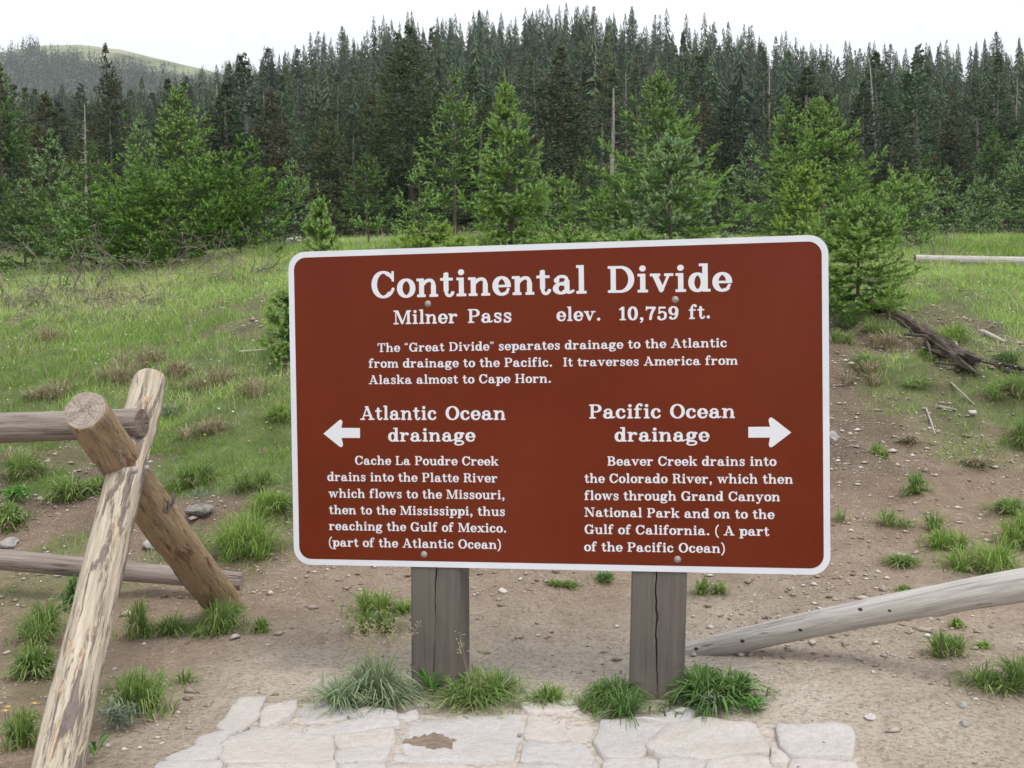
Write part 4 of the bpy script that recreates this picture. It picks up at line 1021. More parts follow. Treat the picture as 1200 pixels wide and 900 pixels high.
# small flowers in the meadow
def flowers(name, n, mat, r, y0, y1, zone=None, low=.05, hi=.16, seed=1):
    rs = np.random.default_rng(seed); y = rs.uniform(y0, y1, n); x = rs.uniform(-.6, .6, n) * y
    k = (grass_mask(x, y) > .5)
    if zone: k &= zone(x / y, y)
    x, y = x[k], y[k]; V = []; Fc = []
    for a, b in zip(x, y):
        z = gz(a, b) + rs.uniform(low, hi); b_ = len(V); V.append((a, b, z + r * .3))
        for q in range(6): t = q * 1.047 + rs.uniform(0, .3); V.append((a + r * math.cos(t), b + r * math.sin(t) * .8, z + r * .5 * rs.uniform(-.6, 1)))
        Fc += [[b_, b_ + 1 + q, b_ + 1 + (q + 1) % 6] for q in range(6)]
    tag(link(name, new_mesh(name, V, Fc), M[mat]), kind='stuff')
flowers('white_flowers', 1400, 'petal_white', .009, 6.5, 14, lambda u, y: (u > .3) | (u < -.22), seed=4)
flowers('yellow_flowers', 260, 'petal_yellow', .008, 6, 12, lambda u, y: u < -.2, seed=5)

def tuft(px, py, wpx, hpx, kind, lab, n=None, blade=.0022, droop=.35, spread=1.0, heads=0, deadfrac=.22, group=None):
    """a bunch of arching blades; a few overlapping centres so that no two clumps share an outline"""
    g_ = ground(px, py); k = g_.y / FPX; R = wpx * k / 2; H = hpx * k * 1.05
    n = n or int(190 + R * H * 30000); n = int(min(n, 1300))
    rs = np.random.default_rng(int(px * 7 + py))
    nc = 1 + int(R / .045); cx = rs.normal(0, R * .36, nc); cy = rs.normal(0, R * .25, nc); ch = rs.uniform(.4, 1.15, nc)
    ci = rs.integers(0, nc, n); a = rs.uniform(0, 6.283, n); rb = R * .22 * np.sqrt(rs.uniform(0, 1, n))
    X = g_.x + cx[ci] + rb * np.cos(a); Y = g_.y + cy[ci] + rb * np.sin(a)
    P = np.stack([X, Y, hgt(X, Y) - .008], -1) - np.array(g_)
    a2 = a + rs.normal(0, .55, n); reach = R * rs.beta(1.3, 1.5, n) * 1.25 * spread; q = np.minimum(reach / R, 1.1); short = rs.uniform(0, 1, n) < .2; P[short, 0] += (rs.normal(0, R * .46, n))[short]; P[short, 1] += (rs.normal(0, R * .34, n))[short]; P[:, 2] = hgt(P[:, 0] + g_.x, P[:, 1] + g_.y) - g_.z - .006
    h = H * ch[ci] * rs.uniform(.45, 1.05, n) * (1 - .35 * q); ph = 1.25 + q * (.9 + droop) + rs.normal(0, .12, n)
    tn = np.clip(rs.normal(.45, .2, n) , 0, .88); dead = rs.uniform(0, 1, n) < deadfrac; tn[dead] = 1.0; h[dead] *= .6; h[short] *= .45; reach = np.where(short, reach * .5, reach)
    seg = 5; D = np.stack([np.cos(a2), np.sin(a2), 0 * a2], -1); sa = a2 + 1.57 + rs.normal(0, .6, n); sd_ = np.stack([np.cos(sa), np.sin(sa), 0 * sa], -1); rows = []
    for s_ in range(seg + 1):
        t = s_ / seg; c = P + D * (reach * t ** 1.35)[:, None]; c[:, 2] += h * np.sin(t * ph) / np.sin(np.minimum(ph, 1.57)); w_ = blade * (1 - t * .9) ** .6 * (.75 + .5 * (tn < .9))
        if s_ < seg: rows += [c - sd_ * w_[:, None], c + sd_ * w_[:, None]]
        else: rows.append(c)
    V = np.stack(rows, 1); V[..., 2] = np.maximum(V[..., 2], P[:, 2][:, None] - .004); m = V.shape[1]; T = []
    for s_ in range(seg - 1): b_ = 2 * s_; T += [(b_, b_ + 1, b_ + 3), (b_, b_ + 3, b_ + 2)]
    T.append((2 * seg - 2, 2 * seg - 1, 2 * seg)); T = (np.array(T)[None] + (np.arange(n) * m)[:, None, None]).reshape(-1, 3)
    e = tag(link('grass_tuft', new_mesh('grass_tuft', V.reshape(-1, 3), tris=T, attrs={'tint': np.repeat(tn, m)}), M[kind]), lab, 'grass tuft', group)
    e.location = g_
    if heads:
        V, Fc = [], []
        for q in range(heads):
            t = rs.uniform(0, 6.28); l = H * rs.uniform(1.2, 1.75); d = Vector((math.cos(t), math.sin(t), 0)) * rs.uniform(.1, .42)
            o_ = Vector((P[q][0], P[q][1], 0))
            pts = [o_ + d * l * s_ * s_ + Vector((0, 0, l * s_ * (1 - .08 * s_))) for s_ in (0, .35, .7, 1)]
            v, f = tube_geo(pts, [.0009, .0008, .0006, .0004], 3, len(V)); V += v; Fc += f
            for s_ in range(16):
                w_ = rs.uniform(.55, 1); c0 = pts[2].lerp(pts[3], (w_ - .55) / .45); dd = Vector(rs.normal(0, 1, 3)).normalized() * rs.uniform(.008, .022); dd.z = abs(dd.z) * .6
                b_ = len(V); e0 = c0 + dd; V += [tuple(c0), tuple(e0), tuple(e0 + Vector((.002, 0, .0035))), tuple(e0 + Vector((-.0015, .001, .003)))]; Fc += [[b_, b_ + 1, b_ + 2], [b_ + 1, b_ + 2, b_ + 3]]
        me = new_mesh('seed_stalks', V, Fc, attrs={'tint': np.full(len(V), .7)}); link('seed_stalks', me, M['dry_grass'], e)['kind'] = 'stuff'
    return e
TUFTS = [
 (432, 822, 112, 62, 'tuft_blue', 'large blue green bunchgrass with airy seed heads left of the left sign post', dict(heads=30, n=1500, deadfrac=.2)),
 (558, 826, 112, 58, 'tuft_green', 'green bunchgrass with a brown base right of the left sign post', dict(deadfrac=.22, heads=8)),
 (645, 822, 62, 28, 'tuft_green', 'small low grass tuft between the two bunchgrasses beside the paving', {}),
 (722, 832, 92, 56, 'tuft_dark', 'drooping dark green bunchgrass left of the right sign post', dict(droop=.55, deadfrac=.1)),
 (686, 828, 50, 38, 'tuft_green', 'olive grass tuft merging into the dark bunchgrass left of the right post', {}),
 (838, 822, 98, 60, 'tuft_dark', 'broad bladed dark green grass clump right of the right sign post', dict(droop=.6, blade=.0042, deadfrac=.03)),
 (440, 722, 56, 42, 'tuft_bright', 'bright green grass tuft on the soil left of the left sign post', {}),
 (436, 738, 62, 26, 'tuft_green', 'low dry edged grass tuft in front of the bright one left of the sign post', dict(deadfrac=.35)),
 (660, 688, 34, 16, 'tuft_green', 'small grass tuft peeping under the lower edge of the sign, left of two', {}),
 (709, 684, 30, 14, 'tuft_dark', 'small grass tuft peeping under the lower edge of the sign, right of two', {}),
 (838, 696, 40, 20, 'tuft_green', 'small grass tuft on bare soil right of the right post under the sign corner', {}),
 (258, 742, 66, 56, 'tuft_green', 'grass tuft around the foot of the brown crossed log', dict(deadfrac=.2)),
 (303, 742, 28, 24, 'tuft_green', 'little tuft just right of the foot of the brown crossed log', {}),
 (202, 742, 62, 34, 'tuft_green', 'spiky grass tuft between the two crossed logs', {}),
 (148, 752, 44, 46, 'tuft_green', 'grass tuft close to the right side of the peeled log', {}),
 (58, 748, 76, 46, 'tuft_green', 'green grass tuft left of the peeled log below the lower rail', {}),
 (40, 792, 66, 46, 'tuft_green', 'broad leaved grass tuft left of the peeled log near the left edge', dict(blade=.0036)),
 (84, 716, 40, 40, 'tuft_dark', 'dark leafy grass tuft just left of the peeled log', dict(blade=.0045)),
 (165, 838, 96, 62, 'tuft_green', 'tall grass tuft right of the lower peeled log', dict(n=520)),
 (185, 815, 46, 48, 'tuft_bright', 'bright upright grass blades in the middle of the tall tuft by the log', dict(blade=.0045, n=60, deadfrac=0)),
 (222, 800, 40, 26, 'tuft_green', 'thin pale grass tuft right of the tall tuft near the log', dict(n=110, deadfrac=.3)),
 (280, 652, 110, 56, 'tuft_bright', 'wide bright green grass clump behind the logs left of the sign', dict(n=900, deadfrac=.12)),
 (318, 600, 54, 40, 'tuft_bright', 'bright grass tuft close behind the left edge of the sign', {}),
 (222, 570, 60, 30, 'tuft_green', 'grass tuft above the lichen covered rock', {}),
 (100, 582, 66, 34, 'tuft_green', 'leafy green tuft under the upper rail left of the log', dict(blade=.004)),
 (20, 560, 60, 32, 'tuft_green', 'pale green tuft at the left edge under the upper rail', {}),
 (12, 620, 40, 40, 'tuft_green', 'dark green leafy tuft at the far left between the two rails', dict(blade=.0045)),
 (12, 878, 60, 46, 'tuft_green', 'dull green tuft with yellow flowers in the bottom left corner', {}),
 (1158, 806, 82, 44, 'tuft_green', 'rounded bunchgrass on trodden soil below the leaning pole at the right', dict(deadfrac=.25)),
 (1112, 768, 52, 36, 'tuft_green', 'pale grass tuft just above and left of the rounded bunchgrass', dict(deadfrac=.35)),
 (1149, 758, 24, 18, 'tuft_bright', 'small bright grass tuft above the rounded bunchgrass', {}),
 (1117, 736, 22, 16, 'tuft_bright', 'tiny bright tuft directly under the leaning pole', {}),
 (1075, 578, 40, 26, 'tuft_green', 'isolated grass tuft highest on the bare bank right of the sign', dict(deadfrac=.3)),
 (1060, 620, 48, 28, 'tuft_green', 'dry looking grass tuft on the bare bank right of the sign, middle one', dict(deadfrac=.4)),
 (1058, 662, 50, 30, 'tuft_green', 'grass tuft on the bare bank directly above the leaning pole', dict(deadfrac=.3)),
 (1058, 694, 30, 18, 'tuft_green', 'small dull tuft touching the top of the leaning pole', dict(deadfrac=.4)),
 (1155, 672, 92, 50, 'tuft_bright', 'wide bright grass clump above the leaning pole near the right edge', dict(n=700)),
 (1105, 642, 54, 26, 'tuft_bright', 'low bright weed patch left of the wide grass clump at the right', {}),
 (1192, 640, 60, 46, 'tuft_bright', 'bright grass clump cut by the right edge of the frame', {}),
 (1184, 602, 60, 22, 'tuft_green', 'flat grass tuft on the bank at the right edge', {}),
 (1198, 516, 46, 38, 'tuft_green', 'green grass tuft at the right edge under the rotten log', {}),
 (1030, 535, 22, 22, 'tuft_bright', 'small bright tuft on the bare bank near the right edge of the sign', {}),
 (985, 612, 34, 30, 'tuft_green', 'faint tuft close to the right edge of the sign', dict(deadfrac=.4, n=90)),
 (1085, 424, 22, 20, 'tuft_bright', 'small green tuft in front of the rotten log', {}),
 (1000, 380, 46, 26, 'tuft_dark', 'dark weedy tuft hanging under the bushy spruce right of the sign', {}),
 (982, 402, 26, 20, 'tuft_green', 'grass tuft touching the right edge of the sign below the bushy spruce', {}),
 (1030, 392, 40, 22, 'tuft_green', 'green tuft on the upper side of the rotten trunk', {}),
 (1015, 425, 40, 18, 'tuft_green', 'thin tuft on the bare bank under the upper end of the rotten trunk', dict(deadfrac=.4)),
 (1110, 400, 50, 22, 'tuft_bright', 'bright tuft above the middle of the rotten trunk', {}),
 (1072, 452, 34, 12, 'tuft_green', 'low flat tuft on the bank below the rotten log', dict(deadfrac=.3)),
 (1180, 428, 44, 22, 'tuft_dark', 'dark green tuft just right of the broken end of the rotten log', {}),
 (1185, 462, 60, 30, 'tuft_green', 'brownish grass tuft below the end of the rotten log', dict(deadfrac=.4)),
 (325, 490, 40, 22, 'tuft_bright', 'bright leafy tuft left of the sign half way up', {}),
 (295, 575, 50, 26, 'tuft_green', 'grass tuft left of the sign above the wide bright clump', {}),
]
for px, py, wp, hp, kd, lab, kw in TUFTS: tuft(px, py, wp, hp, kd, lab, **kw)

DRY = [(150, 446, 70, 26, 'brownish dead grass hummock on the left bank above the fence'), (500 - 335, 430, 60, 24, 'pale dead grass clump behind the top of the peeled log'), (250, 452, 76, 26, 'wide dead grass hummock left of the sign'),
       (205, 440, 56, 24, 'dark matted grass hummock directly above the peeled log top'), (300, 460, 60, 22, 'dead grass clump close to the left edge of the sign'), (55, 470, 60, 22, 'matted grey grass just above the upper rail'), (240, 505, 60, 20, 'straw coloured grass patch right of the peeled log top'),
       (60, 400, 50, 22, 'small brown grass clump high in the left meadow'), (30, 540, 70, 24, 'matted dead grass under the upper rail at the left edge'), (1000, 440, 50, 20, 'dead grass hanging over the bank beside the sign, right'), (1030, 405, 60, 22, 'matted dry grass at the rim of the bare bank'), (1060, 520, 30, 14, 'low dry grass wisp in the middle of the bare bank'), (1135, 545, 36, 14, 'low dry grass wisp on the right bank near the edge')]
for px, py, wp, hp, lab in DRY: tuft(px, py, wp, hp, 'dry_grass', lab, n=420, deadfrac=.1)
# straws, needles and bits of twig lying about
n = 16000; y = 2.3 + 6.5 * rng.uniform(0, 1, n) ** 1.2; x = rng.uniform(-.62, .62, n) * y
kk = (fbm(x * 1.7, y * 1.7, 0, 3, 88) + rng.uniform(-.2, .2, n) > .5) & ~((x > -.9) & (x < .9) & (y < 3.15)); x, y = x[kk], y[kk]; n = len(x); L = rng.uniform(.012, .06, n); a = rng.uniform(0, 6.283, n)
dx, dy = np.cos(a) * L, np.sin(a) * L; w_ = rng.uniform(.0006, .0016, n); p0 = np.stack([x, y, hgt(x, y) + .005], -1); p1 = np.stack([x + dx, y + dy, hgt(x + dx, y + dy) + .006], -1); pm = (p0 + p1) / 2 + np.array([0, 0, .004]); sd_ = np.stack([-np.sin(a), np.cos(a), 0 * a + .8], -1) * w_[:, None]
V = np.stack([p0, pm - sd_, pm + sd_, p1], 1); T = (np.array([(0, 1, 2), (1, 3, 2)])[None] + (np.arange(n) * 4)[:, None, None]).reshape(-1, 3)
tag(link('plant_litter', new_mesh('plant_litter', V.reshape(-1, 3), tris=T, attrs={'tint': np.repeat(rng.uniform(0, 1, n), 4)}), M['dry_grass']), kind='stuff')

def weed(px, py, rpx, n, mat, lab, ln=.05, wd=.012, up=.5, layers=1):
    g_ = ground(px, py); rs = np.random.default_rng(int(px + py)); V = []; Fc = []
    for k in range(n):
        t = rs.uniform(0, 6.28); l = ln * rs.uniform(.6, 1.1); r0 = rs.uniform(0, .6) * rpx * g_.y / FPX * (layers > 1); d = Vector((math.cos(t), math.sin(t), 0)); e = rs.uniform(.3, 1.2) * up; s_ = Vector((-d.y, d.x, 0))
        o = Vector((r0 * math.cos(t * 3), r0 * math.sin(t * 3), rs.uniform(0, .03) * layers)); b = len(V)
        V += [tuple(o), tuple(o + d * l * .5 + Vector((0, 0, l * e * .6)) + s_ * wd * .5), tuple(o + d * l + Vector((0, 0, l * e * .75))), tuple(o + d * l * .5 + Vector((0, 0, l * e * .6)) - s_ * wd * .5), tuple(o + d * l * .5 + Vector((0, 0, l * e * .52)))]
        Fc += [[b, b + 1, b + 4], [b + 1, b + 2, b + 4], [b, b + 4, b + 3], [b + 4, b + 2, b + 3]]
    o = tag(link('weed', new_mesh('weed', V, Fc, attrs={'tint': np.repeat(rs.uniform(0, 1, n), 5)}), M[mat]), lab, 'plant'); o.location = g_ + Vector((0, 0, .004))
weed(885, 836, 22, 42, 'leafy', 'bright green leafy rosette beside the paving right of the right sign post', .052, .009, .5)
weed(478 + 28, 818, 12, 20, 'leafy', 'small broad leaved weed at the foot of the left sign post', .07, .012, 1.6)
weed(832, 842, 24, 90, 'sage', 'grey green feathery plant in front of the right sign post', .03, .004, .8, 2)
weed(140, 858, 34, 260, 'sage', 'low silvery grey plant right of the peeled log at the bottom left', .035, .005, 1.0, 2)
weed(66, 500, 26, 120, 'sage', 'silvery low plant on the grassy bank above the upper rail', .05, .007, 1, 2)
weed(235, 590, 18, 60, 'sage', 'grey green weed by the lichen covered rock', .05, .007, 1, 2)
weed(112, 892, 12, 10, 'leafy', 'few bright leaves at the bottom edge right of the peeled log', .05, .013, 1.4)
weed(200, 490, 24, 120, 'sage', 'pale low plant behind the top of the peeled log', .05, .006, 1, 2)
weed(20, 590, 30, 130, 'leafy', 'broad leaved green plant at the left edge between the rails', .06, .013, 1, 2)
for k, (px, py) in enumerate([(9, 838), (35, 848), (6, 842), (40, 834)]):
    g_ = ground(px, py + 14); o = empty('flower', g_); tag(o, ['yellow flower nearest the left edge of the frame', 'small yellow flower lower of the pair near the left edge', 'yellow flower touching the left edge', 'small yellow flower upper of the pair near the left edge'][k], 'flower')
    tube('stem', [(0, 0, 0), (.003, 0, .03), (.0, 0, .055)], .0009, M['leafy'], o, 4)
    V = [(0, 0, .056)]; Fc = []
    for q in range(10): t = q * .628; V += [(.009 * math.cos(t - .22), .009 * math.sin(t - .22), .058), (.0105 * math.cos(t + .1), .0105 * math.sin(t + .1), .059)]; Fc.append([0, 1 + 2 * q, 2 + 2 * q])
    link('petals', new_mesh('petals', V, Fc), M['petal_yellow'], o)

# ------------------------------------------------------------------ spruces
def conifer(H, prof, seed, whorl=.16, per=5, shoot=.09, needles=22, nl=.020, nw=.0032, twig=.12, elev=(-5, 40), sag=.1, wob=.06, wood=True,
            gaps=.12, top=.10, tipgain=1.0, curve=.25, bare=.0, twig_seg=3, stem_r=.02, side_shoots=True, clump=.35, sub=.62, sidep=.75, blunt=False, flat=.13):
    """returns ((V,T,tint,tip), (V,F) of trunk and limbs). prof: list of (height share, branch length)"""
    rs = np.random.default_rng(seed); pt = [p[0] for p in prof]; pr = [p[1] for p in prof]
    SP, SD, SL_, ST_, SC_ = [], [], [], [], []        # shoots: start, direction, length, brightness, tip share
    WV, WF = [], []
    def trunk_at(z): return np.array([wob * H * .12 * math.sin(z / H * 4 + seed), wob * H * .10 * math.sin(z / H * 5.3 + seed * 2), z])
    def add(p, d, l, b, c): SP.append(p); SD.append(d / (np.linalg.norm(d) + 1e-9)); SL_.append(l); ST_.append(b); SC_.append(c)
    nz_ = 14; P = [Vector(trunk_at(H * k / nz_)) for k in range(nz_ + 1)]
    v, f = tube_geo(P, [stem_r * (1 - k / nz_) ** .8 + .003 for k in range(nz_ + 1)], 7, 0); WV += v; WF += f
    z = H * bare; up = np.array([0, 0, 1.0])
    while z < H - whorl * .25:
        t = z / H; R = np.interp(t, pt, pr); k_ = max(3, int(per * rs.uniform(.75, 1.25))); a0 = rs.uniform(0, 6.28)
        for k in range(k_):
            if rs.uniform() < gaps: continue
            a = a0 + 6.283 * k / k_ + rs.normal(0, .25); L = R * rs.uniform(.68, 1.12) * (1 + clump * (float(fbm(math.cos(a) * 1.2, math.sin(a) * 1.2, z * 1.3 / whorl * .12 + seed, 2, seed)) - .5))
            sh = shoot * min(1, .22 + (1 - t) * 2.6); L = max(L, sh * .6)
            el = math.radians(elev[0] + (elev[1] - elev[0]) * t ** 1.3 + rs.normal(0, 6)); h = np.array([math.cos(a), math.sin(a), 0])
            o = trunk_at(z + rs.uniform(-.3, .3) * whorl)
            def bp(s): return o + h * (L * s * math.cos(el)) + up * (L * s * math.sin(el) - sag * L * s * (1 - s) * 2 + curve * L * s ** 3 * .6)
            bb_ = .05 + .25 * rs.uniform() ; per_b = np.array([-h[1], h[0], 0])
            if wood:
                v, f = tube_geo([Vector(bp(s)) for s in (0, .35, .7, .95)], [stem_r * .33 * (1 - t * .5), stem_r * .22, stem_r * .12, .0015], 3, len(WV)); WV += v; WF += f
            s = .22 + .15 * rs.uniform() if L > sh * 4 else .1; step = twig * .5 / L
            side = 1
            while s < 1:
                p = bp(s); d = bp(min(s + .05, 1.05)) - p; d /= np.linalg.norm(d)
                tl = (L * (1 - s)) * sub * rs.uniform(.7, 1.15) + sh * .75; tl = min(tl, L * .5 + sh)
                side = -side
                td = d * .62 + per_b * side * .75 + up * rs.normal(.03, .13 if flat > .1 else .04); td /= np.linalg.norm(td)
                m_ = max(1, int(round(tl / sh)))
                for q in range(m_):
                    f_ = q / m_; pp = p + td * tl * f_ - up * (.12 * tl * f_ * f_); last = q == m_ - 1
                    add(pp, td + rs.normal(0, .08, 3), tl / m_ * 1.12, bb_ + .35 * s + .25 * f_ + rs.normal(0, .12), 1.0 if last else .0)  # inner shoots darker: crown shade put into the tint, along with older needles
                    if side_shoots and (m_ > 1 or rs.uniform() < .5):
                        for sg in (1, -1):
                            if rs.uniform() < sidep:
                                sdv = td * .7 + np.cross(td, up) * sg * .7 + up * rs.normal(.04, flat)
                                add(pp + td * tl / m_ * .6, sdv, sh * rs.uniform(.55, .95), bb_ + .35 * s + .2 * f_ + rs.normal(0, .12), .7)
                if rs.uniform() < .6: add(p, d + rs.normal(0, .12, 3), sh, bb_ + .3 * s + rs.normal(0, .1), 0)
                s += step * rs.uniform(.75, 1.3)
            p = bp(.93); d = bp(1.0) - bp(.93); add(p, d + up * .02, sh * rs.uniform(1.0, 1.35), bb_ + .65, 1.0)
            for sg in (1, -1): add(p, d / np.linalg.norm(d) + per_b * sg * .8, sh * .8, bb_ + .6, .8)
        z += whorl * rs.uniform(.75, 1.25) * (1 - .35 * t)
    # leader and its crown of rising shoots
    tp = trunk_at(H * .985)
    if top > 0:
        add(tp - up * top * .6, up + rs.normal(0, .04, 3), top * 1.3, .6, .9)
        for k in range(6 if H < 4 else 0):
            a = k * 1.047 * 1.1 + seed; add(tp - up * top * (.55 + .12 * (k % 2)), np.array([math.cos(a) * .62, math.sin(a) * .62, .8]), top * rs.uniform(.55, .85), .6, .9)
        for k in range(6 if H < 4 else 0):
            a = k * 1.047 + seed + .5; add(tp - up * top * (1.25 + .2 * (k % 2)), np.array([math.cos(a) * .85, math.sin(a) * .85, .45]), top * rs.uniform(.6, .9), .5, .8)
    p = np.array(SP); d = np.array(SD); l = np.array(SL_); b = np.array(ST_); c = np.array(SC_)
    n = len(p); m = max(4, int(needles * .86)); nw = nw * 1.1
    t = rs.uniform(0, 1, (n, m)) ** .9; az = rs.uniform(0, 6.283, (n, m))
    ref = np.where(np.abs(d[:, 2:3]) > .9, np.array([[1., 0, 0]]), np.array([[0, 0, 1.]])); e1 = np.cross(d, ref); e1 /= np.linalg.norm(e1, axis=1)[:, None]; e2 = np.cross(d, e1)
    rad = e1[:, None] * np.cos(az)[..., None] + e2[:, None] * np.sin(az)[..., None]
    o = p[:, None] + d[:, None] * (l[:, None] * t)[..., None]
    nd = d[:, None] * (.5 if blunt else .75) + rad * (.86 if blunt else .75) + np.array([0, 0, .10]); nd /= np.linalg.norm(nd, axis=-1)[..., None]
    sv = np.cross(nd, rad + rs.normal(0, .5, rad.shape)); sv /= np.linalg.norm(sv, axis=-1)[..., None] + 1e-9
    ln = nl * rs.uniform(.75, 1.2, (n, m)) * (1 - (.12 + .3 * t ** 6 if blunt else .35) * t) * np.clip(l / shoot, .45, 1)[:, None]
    V = np.stack([o - sv * nw, o + sv * nw, o + nd * ln[..., None]], 2).reshape(-1, 3)
    T = np.arange(len(V)).reshape(-1, 3)
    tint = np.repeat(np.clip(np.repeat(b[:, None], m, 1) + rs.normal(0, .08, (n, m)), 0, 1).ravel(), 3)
    tip = np.repeat((np.repeat(c[:, None], m, 1) * np.clip((t - .25) * 1.6, 0, 1) * tipgain).ravel(), 3)
    return (V, T, tint, np.clip(tip, 0, 1)), (WV, WF)

TRI = 0
def tree_meshes(name, parts, stretch=1):
    global TRI
    (V, T, ti, tp), (WV, WF) = parts; TRI += len(T)
    return (new_mesh('crown', V, tris=T, attrs={'tint': ti, 'tip': tp}), new_mesh('trunk', WV, WF, smooth=True) if WV else None)

def place_tree(name, meshes, loc, lab, mat, bark=None, group=None, scale=(1, 1, 1), rz=0, cat='tree'):
    e = empty(name, loc, rz); e.scale = scale; tag(e, lab, cat, group)
    for nm, me, m in (('crown', meshes[0], mat), ('trunk', meshes[1], bark or M['bark'])):
        if me is None: continue
        o = bpy.data.objects.new(nm, me); COL.objects.link(o); o.parent = e
        if len(me.materials) == 0: me.materials.append(m)
        if me.materials[0] != m: o.material_slots[0].link = 'OBJECT'; o.material_slots[0].material = m
    return e

CONE = lambda r, k=.9: [(0, r * .85), (.12, r), (.4, r * .72), (.7, r * .36), (.9, r * .11), (1, r * .01)]
def near(px, Y, py_top, rpx, lab, mat, seed, prof=None, sink=.04, name='spruce_tree', px_top=None, **k):
    """a spruce standing on the ground in picture column px at distance Y, reaching up to picture row py_top"""
    b = gat(px, Y); topz = at(px, py_top, Y).z; H = topz - b.z; R = rpx * Y / FPX
    kw = dict(whorl=.20, per=8, shoot=.125, needles=44, nl=.030, nw=.0028, twig=.15, sidep=.6, blunt=True, flat=.07, stem_r=.006 + .008 * H, clump=.8)
    kw.update(k)
    return place_tree(name, tree_meshes(name, conifer(H, prof(R) if prof else CONE(R), seed, **kw)), (b.x, b.y, b.z - sink), lab, mat)
MID = dict(whorl=.27, per=8, shoot=.14, needles=24, nl=.037, nw=.0042, twig=.18)
MID2 = dict(whorl=.34, per=8, shoot=.18, needles=16, nl=.052, nw=.0075, twig=.25)
SKIRT = lambda R: [(0, R), (.18, R * 1.0), (.36, R * .78), (.46, R * .40), (.62, R * .34), (.8, R * .2), (1, R * .05)]
B_, Y_, U_, D_ = M['needle_bright'], M['needle_yellow'], M['needle_blue'], M['needle_dark']
# foremost row, just behind the sign
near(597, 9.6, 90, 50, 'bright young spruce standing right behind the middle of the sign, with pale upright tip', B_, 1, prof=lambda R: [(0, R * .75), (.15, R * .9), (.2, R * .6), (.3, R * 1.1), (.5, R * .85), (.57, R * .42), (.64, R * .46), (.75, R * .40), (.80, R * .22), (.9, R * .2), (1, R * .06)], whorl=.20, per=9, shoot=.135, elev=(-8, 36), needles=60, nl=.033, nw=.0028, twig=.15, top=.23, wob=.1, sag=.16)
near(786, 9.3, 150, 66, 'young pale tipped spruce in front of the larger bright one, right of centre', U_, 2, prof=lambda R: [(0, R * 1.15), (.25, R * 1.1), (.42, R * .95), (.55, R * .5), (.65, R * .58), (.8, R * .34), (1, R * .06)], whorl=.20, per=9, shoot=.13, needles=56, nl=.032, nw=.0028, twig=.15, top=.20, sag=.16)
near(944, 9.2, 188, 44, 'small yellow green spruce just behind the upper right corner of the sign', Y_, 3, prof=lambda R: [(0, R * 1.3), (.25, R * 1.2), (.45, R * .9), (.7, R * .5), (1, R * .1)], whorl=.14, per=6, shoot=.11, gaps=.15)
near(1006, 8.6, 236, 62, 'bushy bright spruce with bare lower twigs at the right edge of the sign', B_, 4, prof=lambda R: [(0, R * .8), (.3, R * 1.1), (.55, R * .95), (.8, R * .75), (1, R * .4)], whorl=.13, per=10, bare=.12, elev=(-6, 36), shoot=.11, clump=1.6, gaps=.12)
near(374, 7.9, 226, 30, 'tiny bright spruce seedling rising above the upper left corner of the sign', B_, 5, prof=lambda R: [(0, R * 1.4), (.3, R * 1.2), (.6, R * .7), (1, R * .15)], whorl=.11, per=6, shoot=.10, needles=56, top=.19)
near(336, 7.5, 338, 24, 'small spruce seedling peeping out behind the left edge of the sign', B_, 6, prof=lambda R: [(0, R), (.4, R * 1.1), (.8, R * .8), (1, R * .3)], whorl=.08, per=6, shoot=.08)
# creeping mats along the top of the sign
for k, (px, pt_, r_, Y, mt) in enumerate([(505, 266, 52, 8.9, Y_), (668, 264, 48, 9.0, B_), (735, 268, 40, 8.8, B_)]):
    near(px, Y, pt_, r_, ['low creeping spruce mat above the left half of the sign top', 'low creeping spruce mat right of the bright young spruce', 'low creeping spruce branches under the pale tipped spruce'][k], mt, 10 + k, name='spruce_shrub',
         prof=lambda R: [(0, R), (.6, R * .95), (1, R * .4)], whorl=.08, per=8, elev=(2, 14), curve=.3, top=0, shoot=.08)
# second row
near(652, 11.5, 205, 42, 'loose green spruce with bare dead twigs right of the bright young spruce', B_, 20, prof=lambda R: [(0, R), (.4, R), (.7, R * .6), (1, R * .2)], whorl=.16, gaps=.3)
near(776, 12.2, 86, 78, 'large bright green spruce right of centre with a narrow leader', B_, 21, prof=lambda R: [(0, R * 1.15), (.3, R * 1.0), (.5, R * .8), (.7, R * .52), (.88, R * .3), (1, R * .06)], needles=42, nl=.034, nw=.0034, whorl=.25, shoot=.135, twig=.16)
near(722, 12.8, 195, 36, 'low bright spruce with rusty inner twigs left of the large bright spruce', B_, 22, whorl=.18)
near(535, 15.5, 78, 50, 'tall thin light green spruce with visible trunk left of the bright young spruce', B_, 23, prof=lambda R: [(0, R * 1.3), (.3, R * 1.1), (.5, R * .75), (.8, R * .38), (1, R * .08)], gaps=.30, **{**MID, 'needles': 26})
near(492, 14.0, 190, 40, 'low light green spruce leaning out left of the tall thin one', B_, 24, gaps=.2, **MID)
near(962, 14.2, 108, 72, 'taller of the two slender bright spruces right of the sign top', B_, 25, prof=lambda R: [(0, R * 1.1), (.3, R * 1.0), (.5, R * .75), (.75, R * .38), (1, R * .06)], **{**MID, 'needles': 26, 'shoot': .12, 'whorl': .18})
near(926, 14.6, 112, 52, 'left and slightly shorter of the two slender bright spruces', B_, 26, prof=lambda R: [(0, R * 1.3), (.3, R * 1.1), (.5, R * .7), (.75, R * .36), (1, R * .06)], gaps=.2, **{**MID, 'needles': 26})
near(1062, 13.5, 190, 40, 'round bright green spruce between the bushy one and the meadow', B_, 27, prof=lambda R: [(0, R * .7), (.25, R * 1.05), (.5, R * .95), (.8, R * .5), (1, R * .1)], bare=.08, **{**MID, 'needles': 26})
